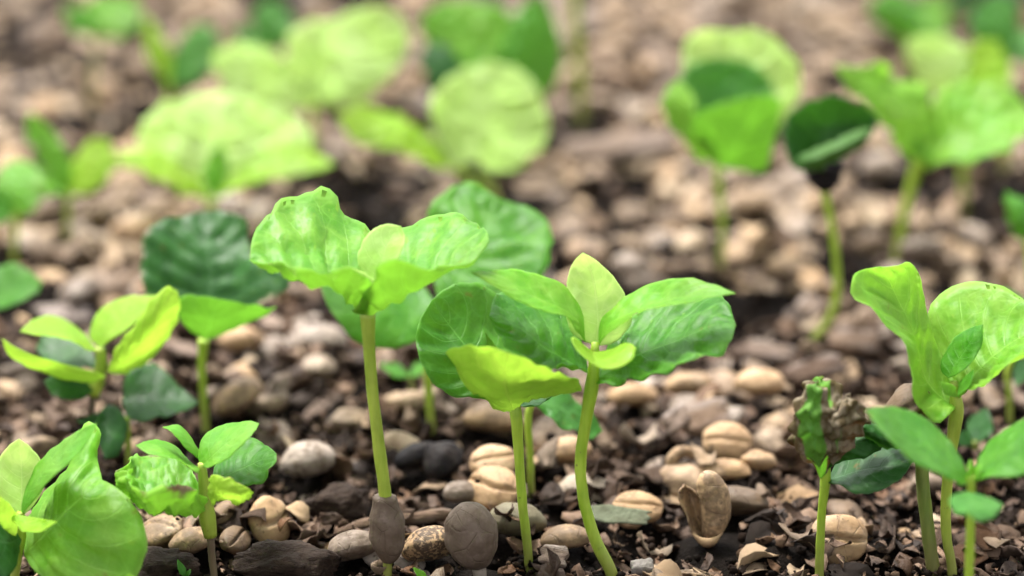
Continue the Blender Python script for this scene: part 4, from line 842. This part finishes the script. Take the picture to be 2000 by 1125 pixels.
def hero_chip(px, py, a, b, c, yaw, tx, ty, mat, label, z=2.5, seed=1., name='wood_chip', cat='wood chip', jag=.3, curl=.1):
    p = G(px, py, z * MM); vs, fs = chip_geo(a, b, c, seed, 14, 8, jag, curl)
    me = as_mesh(name, vs, fs, litter(mat)); o = put(name, me, p, rotz(R(yaw)) @ rotx(R(tx)) @ roty(R(ty)), 1.0, label, cat)
    c_, s_ = math.cos(R(yaw)), math.sin(R(yaw))
    for t in np.arange(-a + b, a - b + .1, max(b, 1.)): block((p[0] + c_ * t * MM, p[1] + s_ * t * MM), b * .8 * MM)
    settle(p[0], p[1], a * MM, b * MM, c * 2 * MM, R(yaw))
def hero_lump(px, py, a, b, c, yaw, label, z, seed):
    vs, fs = [], []; nu_, nv_ = 40, 26
    for i in range(nv_ + 1):
        for k_ in range(nu_):
            ph, th = math.pi * i / nv_, 2 * math.pi * k_ / nu_
            d = np.array((math.cos(ph), math.sin(ph) * math.cos(th), math.sin(ph) * math.sin(th)))
            q = Vector(d * 1.3) + Vector((seed, 0, 0))
            n = .38 * mnoise.noise(q) + .22 * (abs(mnoise.noise(q * 2.1)) - .25) + .16 * (abs(mnoise.noise(q * 4.7)) - .2) + .06 * mnoise.noise(q * 9)
            vs.append(d * (1 + n) * np.array((a, b, c)) * MM)
    for i in range(nv_):
        for k_ in range(nu_): fs.append((i * nu_ + k_, i * nu_ + (k_ + 1) % nu_, (i + 1) * nu_ + (k_ + 1) % nu_, (i + 1) * nu_ + k_))
    p = G(px, py, z * MM); put('bark_piece', as_mesh('bark_piece', vs, fs, litter('bark')), p, rotz(R(yaw)) @ rotx(R(15)), 1.0, label, 'bark')
    for t in (-.6, 0, .6): block((p[0] + t * a * MM * math.cos(R(yaw)), p[1] + t * a * MM * math.sin(R(yaw))), b * .9 * MM)
    settle(p[0], p[1], a * MM, b * MM, c * MM, R(yaw))
hero_lump(556, 1100, 8.0, 4.6, 3.4, -8, 'dark brown flaking bark lump at the bottom, right of the scorched seedling', 2.2, 4.4)
hero_lump(312, 1106, 6.4, 4.2, 2.8, 15, 'dark bark lump at the bottom beside the corner seedling', 1.6, 9.1)
hero_lump(662, 985, 6.0, 4.0, 3.4, 30, 'black rotted bark lump in the shade left of the tall stem', 2.0, 12.4)
hero_chip(1082, 1086, 2.4, 1.9, .8, -20, 45, 6, 'wood', 'small square grey wood chip between the two front stems', 2.4, 2.2)
hero_chip(1322, 818, 5.2, 2.1, 1.0, 62, 40, 0, 'wood', 'grey-violet splinter standing on end behind the open hull', 6.0, 6.1)
hero_chip(1378, 815, 4.4, 3.2, 1.2, 10, 35, -20, 'wood', 'pale fibrous wood chip beside the upright splinter', 5.5, 12.3)
hero_chip(1588, 725, 6.6, 2.4, 1.5, 28, 30, -8, 'wood', 'long brown wood chip left of the withered seedling head', 4.5, 14.1)
hero_chip(1668, 670, 5.0, 2.8, 1.8, -14, 20, 0, 'wood', 'thick pale wood chip right of the bent stem foot', 4., 16.7)
hero_chip(1500, 690, 5.6, 2.6, 1.4, -25, 20, 0, 'wood', 'brown wood chip in front of the bent stem foot', 3.5, 18.9)
hero_chip(1580, 600, 5.0, 2.6, 1.4, 70, 20, 0, 'wood', 'short wood chip behind the bent stem', 3.5, 20.3)
hero_chip(1210, 290, 14., 5.0, 2.2, 10, 15, -4, 'wood', 'big pale bark slab lying at the upper centre right', 5., 22.9, 'bark_piece', 'bark')
hero_chip(1205, 1007, 5.6, 2.0, .22, -6, 25, 5, 'green', 'flat greenish grey dead leaf scrap right of the curved front stem', 2.8, 24.9, 'leaf_scrap', 'leaf scrap')
hero_chip(1255, 1110, 1.9, 1.5, 1.2, 5, 10, 0, 'pebble', 'tiny sparkling grey stone right of the front stem foot', 1.6, 26.2, 'pebble', 'pebble')
hero_chip(1445, 690, 2.2, 1.6, 1.0, 80, 10, 0, 'flake', 'small reddish husk by the right leaf of the front centre seedling', 6., 27.2, 'husk_piece', 'husk')
# grey twig behind the two hulls
e = bpy.data.objects.new('twig', None); COL.objects.link(e); b = G(760, 1040); e.location = tuple(b)
tag(e, 'grey twig lying behind the two taupe hulls', 'twig'); pl = {'_o': e, '_Y': b[1], '_org': tuple(b)}
part_tube(pl, 'bark', [(655, 1044, 0, .9), (720, 1024, 0, 1.2), (800, 1014, 1, 1.25), (872, 1004, 2, 1.1), (885, 1003, 2, .6)], litter('wood'), n=24, rough=.2)
# curled white rootlet husk
e = bpy.data.objects.new('curled_root', None); COL.objects.link(e); b = G(1335, 935); e.location = tuple(b)
tag(e, 'white and orange curled rootlet behind the open hull', 'root'); pl = {'_o': e, '_Y': b[1], '_org': tuple(b)}
part_tube(pl, 'curl', [(1356, 890, 0, .9), (1343, 882, 0, 1.1), (1322, 886, -1, 1.2), (1312, 902, -1, 1.2), (1318, 920, -1, 1.1), (1336, 932, 0, 1.0), (1342, 945, 0, .9)], seedmat('amber'), n=26)
part_tube(pl, 'tip', [(1338, 928, -1, .7), (1348, 918, -1, 1.5), (1358, 908, -1, 1.4), (1362, 902, -1, .6)], seedmat('grey'), n=12)

# --- the many
SEEDS_HI = [seed_geo(5.2 + .5 * math.sin(k * 2.1), 3.9 + .4 * math.cos(k * 1.7), 3.0 + .3 * math.sin(k), 36, 18, .6 + .25 * (k % 4), k * 5.3, .55, .11, .10 + .07 * (k % 3)) for k in range(8)]
SEEDS_LO = [seed_geo(5.2 + .5 * math.sin(k * 2.1), 3.9 + .4 * math.cos(k * 1.7), 3.0 + .3 * math.sin(k), 16, 9, .9, k * 5.3, .55, .2) for k in range(4)]
ME_HI = {m: [as_mesh('coffee_seed', v, f, seedmat(m)) for v, f in SEEDS_HI] for m in ('tan', 'grey', 'brown')}
def rand_ground(n, ymin, ymax, mar=.03):
    ys_ = np.sqrt(rng.uniform(ymin ** 2, ymax ** 2, n)); hw = np.minimum(ys_ * .1975 + mar, .332)
    return np.stack([rng.uniform(-1, 1, n) * hw, ys_], 1)
T3 = np.array(TAKEN); ST = np.array(STEMS)
def free(x, y, r, rs=.0025):
    if (np.hypot(T3[:, 0] - x, T3[:, 1] - y) < T3[:, 2] + r * .55).any(): return False
    return not (np.hypot(ST[:, 0] - x, ST[:, 1] - y) < r + rs).any()
def bare(x, y):                                     # patches of open soil near the front
    q = mnoise.noise(Vector((x * 22, y * 14, 8))) + .35 * mnoise.noise(Vector((x * 60, y * 40, 3)))
    if y > .60 and mnoise.noise(Vector((x * 15, y * 9, 21))) > .20: return True
    lim = min(.18, -.22 + max(0, (y - .49) * 6))
    if x > .015 and y < .53: lim = -.75
    return q > lim + .1
def joined(name, items, mat, label, cat):
    vs, fs, n = [], [], 0
    for v, f in items: vs.append(v); fs.append(f + n); n += len(v)
    return tag(bulk(name, np.vstack(vs), np.vstack(fs), mat), label, cat, kind='stuff')
def in_frame(p, mar=10):
    x, y = to_px(p); return -mar < x < 2000 + mar and -mar < y < 1125 + mar
# flakes of leaf litter below the seeds
def flake_geo(seed, n=4):
    vs, fs = [], []; rr = np.random.default_rng(seed)
    jit = np.clip(rr.normal(0, .075, (n, n, 2)), -.13, .13); cu, cv = rr.uniform(-.5, .6, 2); tw = rr.uniform(-.4, .4); asp = rr.uniform(.4, .9)
    for s_ in (1, -1):
        for i in range(n):
            for j in range(n):
                u, w = -1 + 2 * i / (n - 1), -1 + 2 * j / (n - 1)
                ex = 1 - .35 * abs(w) ** 2 + jit[i, j, 0] * 1.6; ey = 1 - .3 * abs(u) ** 2 + jit[i, j, 1] * 1.6
                vs.append((u * ex, w * ey * asp, cu * u * u + cv * w * w * asp + tw * u * w + .12 * jit[i, j, 0] + s_ * .035))
    m = n * n
    for i in range(n - 1):
        for j in range(n - 1):
            q = (i * n + j, (i + 1) * n + j, (i + 1) * n + j + 1, i * n + j + 1); fs.append(q); fs.append(tuple(x + m for x in q[::-1]))
    loop = [i * n for i in range(n)] + [(n - 1) * n + j for j in range(1, n)] + [i * n + n - 1 for i in range(n - 2, -1, -1)] + [j for j in range(n - 2, 0, -1)]
    for a_, b_ in zip(loop, loop[1:] + loop[:1]): fs.append((b_, a_, a_ + m, b_ + m))
    return np.array(vs), np.array(fs)
FLAKES = [flake_geo(k) for k in range(24)]
def crumb_geo(seed):
    rr = np.random.default_rng(seed); nu_, nv_ = 7, 5; vs, fs = [], []
    for i in range(nv_ + 1):
        for k_ in range(nu_):
            ph, th = math.pi * i / nv_, 2 * math.pi * k_ / nu_; d = 1 + rr.normal(0, .16)
            vs.append((math.sin(ph) * math.cos(th) * d, math.sin(ph) * math.sin(th) * d * .85, math.cos(ph) * d * .75))
    for i in range(nv_):
        for k_ in range(nu_): fs.append((i * nu_ + k_, i * nu_ + (k_ + 1) % nu_, (i + 1) * nu_ + (k_ + 1) % nu_, (i + 1) * nu_ + k_))
    return np.array(vs)[:, [0, 1, 2]], np.array(fs)[:, ::-1]
CRUMBS = [crumb_geo(k) for k in range(12)]
def scatter_crumbs(n, y0, y1, lo, hi):
    it = []
    for x, y in rand_ground(n, y0, y1, .05):
        r = (lo + (hi - lo) * rng.random() ** 3) * MM
        if not free(x, y, 0, .0005): continue
        z = settle(x, y, r, r, r * 1.2, 0, 50); v, f = CRUMBS[rng.integers(12)]
        it.append(((rotz(rng.random() * 6.3) @ rotx(rng.random() * 6.3) @ (v * r).T).T + np.array((x, y, z + r * .35)), f))
    return it
crumbs = scatter_crumbs(12500, .39, .59, .3, 1.6) + scatter_crumbs(3000, .59, .85, .6, 2.2)
for x0, y0 in STEMS:                                # crumbs pushed up round each foot
    if y0 > .66 or y0 < .38: continue
    for _ in range(34):
        an, ra = rng.random() * 6.283, rng.uniform(.9, 4.2) * MM; r = rng.uniform(.4, 1.2) * MM * (1.15 - ra / .006)
        x, y = x0 + math.cos(an) * ra, y0 + math.sin(an) * ra; z = settle(x, y, r, r, r * 1.5, 0, 60); v, f = CRUMBS[rng.integers(12)]
        crumbs.append(((rotz(rng.random() * 6.3) @ rotx(rng.random() * 6.3) @ (v * r).T).T + np.array((x, y, z + r * .4)), f))
joined('soil_crumbs', crumbs, litter('crumb'), 'dark crumbs of soil between the seeds and litter', 'soil')
def scatter_flakes(n, y0, y1, lo, hi, keep, test=None):
    it, big = [], []
    for x, y in rand_ground(n, y0, y1, .06):
        if test and not test(x, y): continue
        r = (lo + (hi - lo) * rng.random() ** 2) * MM
        if not free(x, y, r * .3, .001): continue
        z = settle(x, y, r, r * .7, r * .3, 0, 70); k_ = rng.integers(24); v, f = FLAKES[k_]
        M_ = rotz(rng.random() * 6.3) @ rotx(rng.normal(0, .5)) @ roty(rng.normal(0, .4))
        p = np.array((x, y, z + r * .12))
        if r > keep * MM and in_frame(p, 0): big.append((p, M_, r, k_))
        else: it.append(((M_ @ (v * r).T).T + p, f))
    return it, big
fl, bigf = scatter_flakes(7000, .39, .60, .6, 4.2, 2.8)
fl2, _ = scatter_flakes(900, .62, 1.0, 1.2, 5.0, 99)
# seeds, chips
SEEDLIST = []
cand = rand_ground(11000, .34, 1.33, .11)
cand = cand[np.argsort(-cand[:, 1] + rng.normal(0, .02, len(cand)))]
PLACED = []
def crowded(x, y, r):
    for px_, py_, pr in PLACED[-420:]:
        if abs(px_ - x) < r + pr and abs(py_ - y) < r + pr and math.hypot(px_ - x, py_ - y) < (r + pr) * .72: return True
    return False
for x, y in cand:
    if bare(x, y) and rng.random() < .90: continue
    s_ = float(np.clip(rng.normal(1.02 + min(.16, max(0, (y - .52) * .8)), .12), .65, 1.4)); r = .0042 * s_
    if not free(x, y, r) or crowded(x, y, r): continue
    kind = rng.random()
    if kind < .13:                                   # a chip of wood instead
        a_, b_ = rng.uniform(3, 8), rng.uniform(1.4, 3.2); yaw = rng.random() * 3.14
        z = settle(x, y, a_ * MM, b_ * MM, 2.2 * MM, yaw, 62)
        SEEDLIST.append(('chip', np.array((x, y, z + .9 * MM)), rotz(yaw) @ rotx(rng.normal(0, .35)) @ roty(rng.normal(0, .18)), (a_, b_, rng.uniform(.5, 1.3)), 0))
    else:
        yaw = rng.random() * 6.28; up_ = rng.random() < .45
        z = settle(x, y, 5.0 * MM * s_, 3.8 * MM * s_, 4.4 * MM * s_, yaw, 45)
        if z - np.interp(0, [0], [0]) > .016: continue
        M_ = rotz(yaw) @ rotx((0 if up_ else math.pi) + rng.normal(0, .55)) @ roty(rng.normal(0, .28))
        mat = rng.choice(['tan', 'tan', 'tan', 'tan', 'tan', 'tan', 'grey', 'grey', 'brown'])
        SEEDLIST.append(('seed', np.array((x, y, z + rng.uniform(-.6, 1.7) * MM * s_)), M_, s_, mat))
    PLACED.append((x, y, r))
seeds = [q for q in SEEDLIST if q[0] == 'seed']; chips = [q for q in SEEDLIST if q[0] == 'chip']
vis = sorted([q for q in seeds if in_frame(q[1])], key=lambda q: depth_of(q[1]))
near = vis[:225]; near_ids = set(id(q) for q in near)
COLOUR = {'tan': 'tan', 'grey': 'greyish', 'brown': 'dark brown'}
SHORT = [(1197, 'front centre seedling'), (1033, 'seedling with the yellow cupped leaf'), (757, 'tall stem with a seed coat'), (843, 'seedling behind the tall lime one'),
         (402, 'dark puckered seedling'), (172, 'woody-stemmed seedling at the left'), (252, 'low dark drooping seedling'), (26, 'bottom left corner seedling'), (420, 'scorched small seedling'),
         (1860, 'pale upright seedling at the right'), (1600, 'withered seedling'), (1822, 'thick stem with a cap'), (1590, 'bent stem'), (1750, 'spread upper right seedling'),
         (1408, 'seedling with the dark green cup'), (415, 'winged pale seedling'), (1037, 'thin stem with a torn leaf'), (1972, 'thin seedling at the right edge'), (805, 'tiny pale sprout')]
ORD = ('nearest', 'second nearest', 'third nearest', 'fourth nearest', 'fifth nearest', 'sixth nearest')
FEET = []
for px_, h_ in SHORT:
    py_ = {1197: 1130, 1033: 1102, 757: 1132, 843: 852, 402: 844, 172: 905, 252: 915, 26: 1160, 420: 1140, 1860: 1122, 1600: 1130, 1822: 1118, 1590: 667, 1750: 517, 1408: 527, 415: 485, 1037: 978, 1972: 828, 805: 775}[px_]
    FEET.append((G(px_, py_), h_))
def by_foot(items, where, most):
    """for each item: (rank, foot) among the items of its own look that stand closest to one seedling's foot"""
    out_, count = {}, {}
    order = sorted(((min((np.hypot(*(where(q)[:2] - f[:2])), k_) for k_, (f, h_) in enumerate(FEET))), n_) for n_, q in enumerate(items))
    for (d_, k_), n_ in order:
        c_ = count.get((k_, items[n_][5]), 0); count[(k_, items[n_][5])] = c_ + 1
        if c_ < most: out_[n_] = f'{ORD[c_]} the foot of the {FEET[k_][1]}'
    return out_
near = [q + ((q[4], bool(q[2][2, 2] > 0)),) for q in near]
told = by_foot(near, lambda q: q[1], 6)
for n_, (_, p_, M_, s_, mat, look) in enumerate(near):
    face = 'groove upward' if look[1] else 'domed side up'
    lab = f'{COLOUR[mat]} {"grooved" if look[1] else "domed"} seed {told[n_]}' if n_ in told else f'{COLOUR[mat]} coffee seed lying {face} in the litter away from the stems'
    put('coffee_seed', ME_HI[mat][n_ % 8], p_, M_, s_, lab, 'seed', f'{COLOUR[mat]} coffee seeds {face} in the litter')
for mat in ('tan', 'grey', 'brown'):
    it = []
    for q in seeds:
        if id(q) in near_ids or q[4] != mat: continue
        v, f = SEEDS_LO[int(q[3] * 1000) % 4]; it.append(((q[2] @ (v * q[3]).T).T + q[1], f))
    if it: joined('far_coffee_seeds', it, seedmat(mat), f'{COLOUR[mat]} coffee seeds strewn over the bed farther back', 'seeds')
CHIPS = [as_mesh('wood_chip', *chip_geo(1, 1, 1, k * 3.1, 9, 5, .35, .12), litter('wood')) for k in range(8)]
CH_RAW = [chip_geo(1, 1, 1, k * 3.1, 5, 3, .35, .12) for k in range(6)]
visc = sorted([q for q in chips if in_frame(q[1])], key=lambda q: depth_of(q[1]))[:60]; cid = set(id(q) for q in visc)
visc = [q + ('chip',) for q in visc]; told = by_foot(visc, lambda q: q[1], 3)
for n_, (_, p_, M_, sz, _m, _l) in enumerate(visc):
    put('wood_chip', CHIPS[n_ % 8], p_, M_, sz, f'weathered wood chip {told[n_]}' if n_ in told else 'weathered brown wood chip lying among the coffee seeds away from the stems', 'wood chip', 'wood chips among the seeds')
it = [((q[2] @ (CH_RAW[n_ % 6][0] * np.array(q[3])).T).T + q[1], CH_RAW[n_ % 6][1]) for n_, q in enumerate(chips) if id(q) not in cid]
joined('far_wood_chips', it, litter('wood'), 'wood chips strewn over the bed farther back', 'wood chips')
fl3, bigf3 = scatter_flakes(1900, .39, .60, .6, 4.0, 2.8)
fl4, _ = scatter_flakes(350, .60, .95, 1.0, 4.0, 99)
bigs = sorted(bigf + bigf3, key=lambda q: -q[2] / depth_of(q[0]))
FM = [as_mesh('leaf_flake', v, f, litter('flake')) for v, f in FLAKES]
for p_, M_, r, k_ in bigs[:130]:
    put('leaf_flake', FM[k_], p_, M_, float(r), 'curled brown flake of dead leaf on the soil', 'leaf flake', 'flakes of dead leaf on the soil')
rest = [((M_ @ (FLAKES[k_][0] * r).T).T + p_, FLAKES[k_][1]) for p_, M_, r, k_ in bigs[130:]]
joined('leaf_litter', fl + fl2 + fl3 + fl4 + rest, litter('flake'), 'small brown crumbled leaf litter between the seeds', 'leaf litter')
husk = []
for x, y in rand_ground(1350, .40, .95, .06):
    if not free(x, y, .001, .001): continue
    r = rng.uniform(2.2, 4.6) * MM * (1 + .3 * (y > .6)); z = settle(x, y, r, r * .6, r * .4, 0, 75); k_ = int(rng.integers(24))
    husk.append((np.array((x, y, z + r * .1)), rotz(rng.random() * 6.3) @ rotx(rng.normal(0, .4)) @ roty(rng.normal(0, .3)), r, k_))
husk = sorted(husk, key=lambda q: (not in_frame(q[0], 0), depth_of(q[0])))
HK = [as_mesh('husk_fragment', v * np.array((1, .8, .95)), f, seedmat('tan')) for v, f in FLAKES]
for p_, M_, r, k_ in husk[:90]:
    put('husk_fragment', HK[k_], p_, M_, float(r), 'torn papery fragment of tan seed husk lying in the litter', 'husk', 'torn seed husks in the litter')
joined('far_husk_fragments', [((M_ @ (FLAKES[k_][0] * np.array((1, .8, .95)) * r).T).T + p_, FLAKES[k_][1]) for p_, M_, r, k_ in husk[90:]], seedmat('tan'), 'torn seed husks strewn over the bed farther back', 'husks')
print('seeds', len(seeds), 'chips', len(chips), 'flakes', len(fl) + len(fl2), 'big', len(bigs))
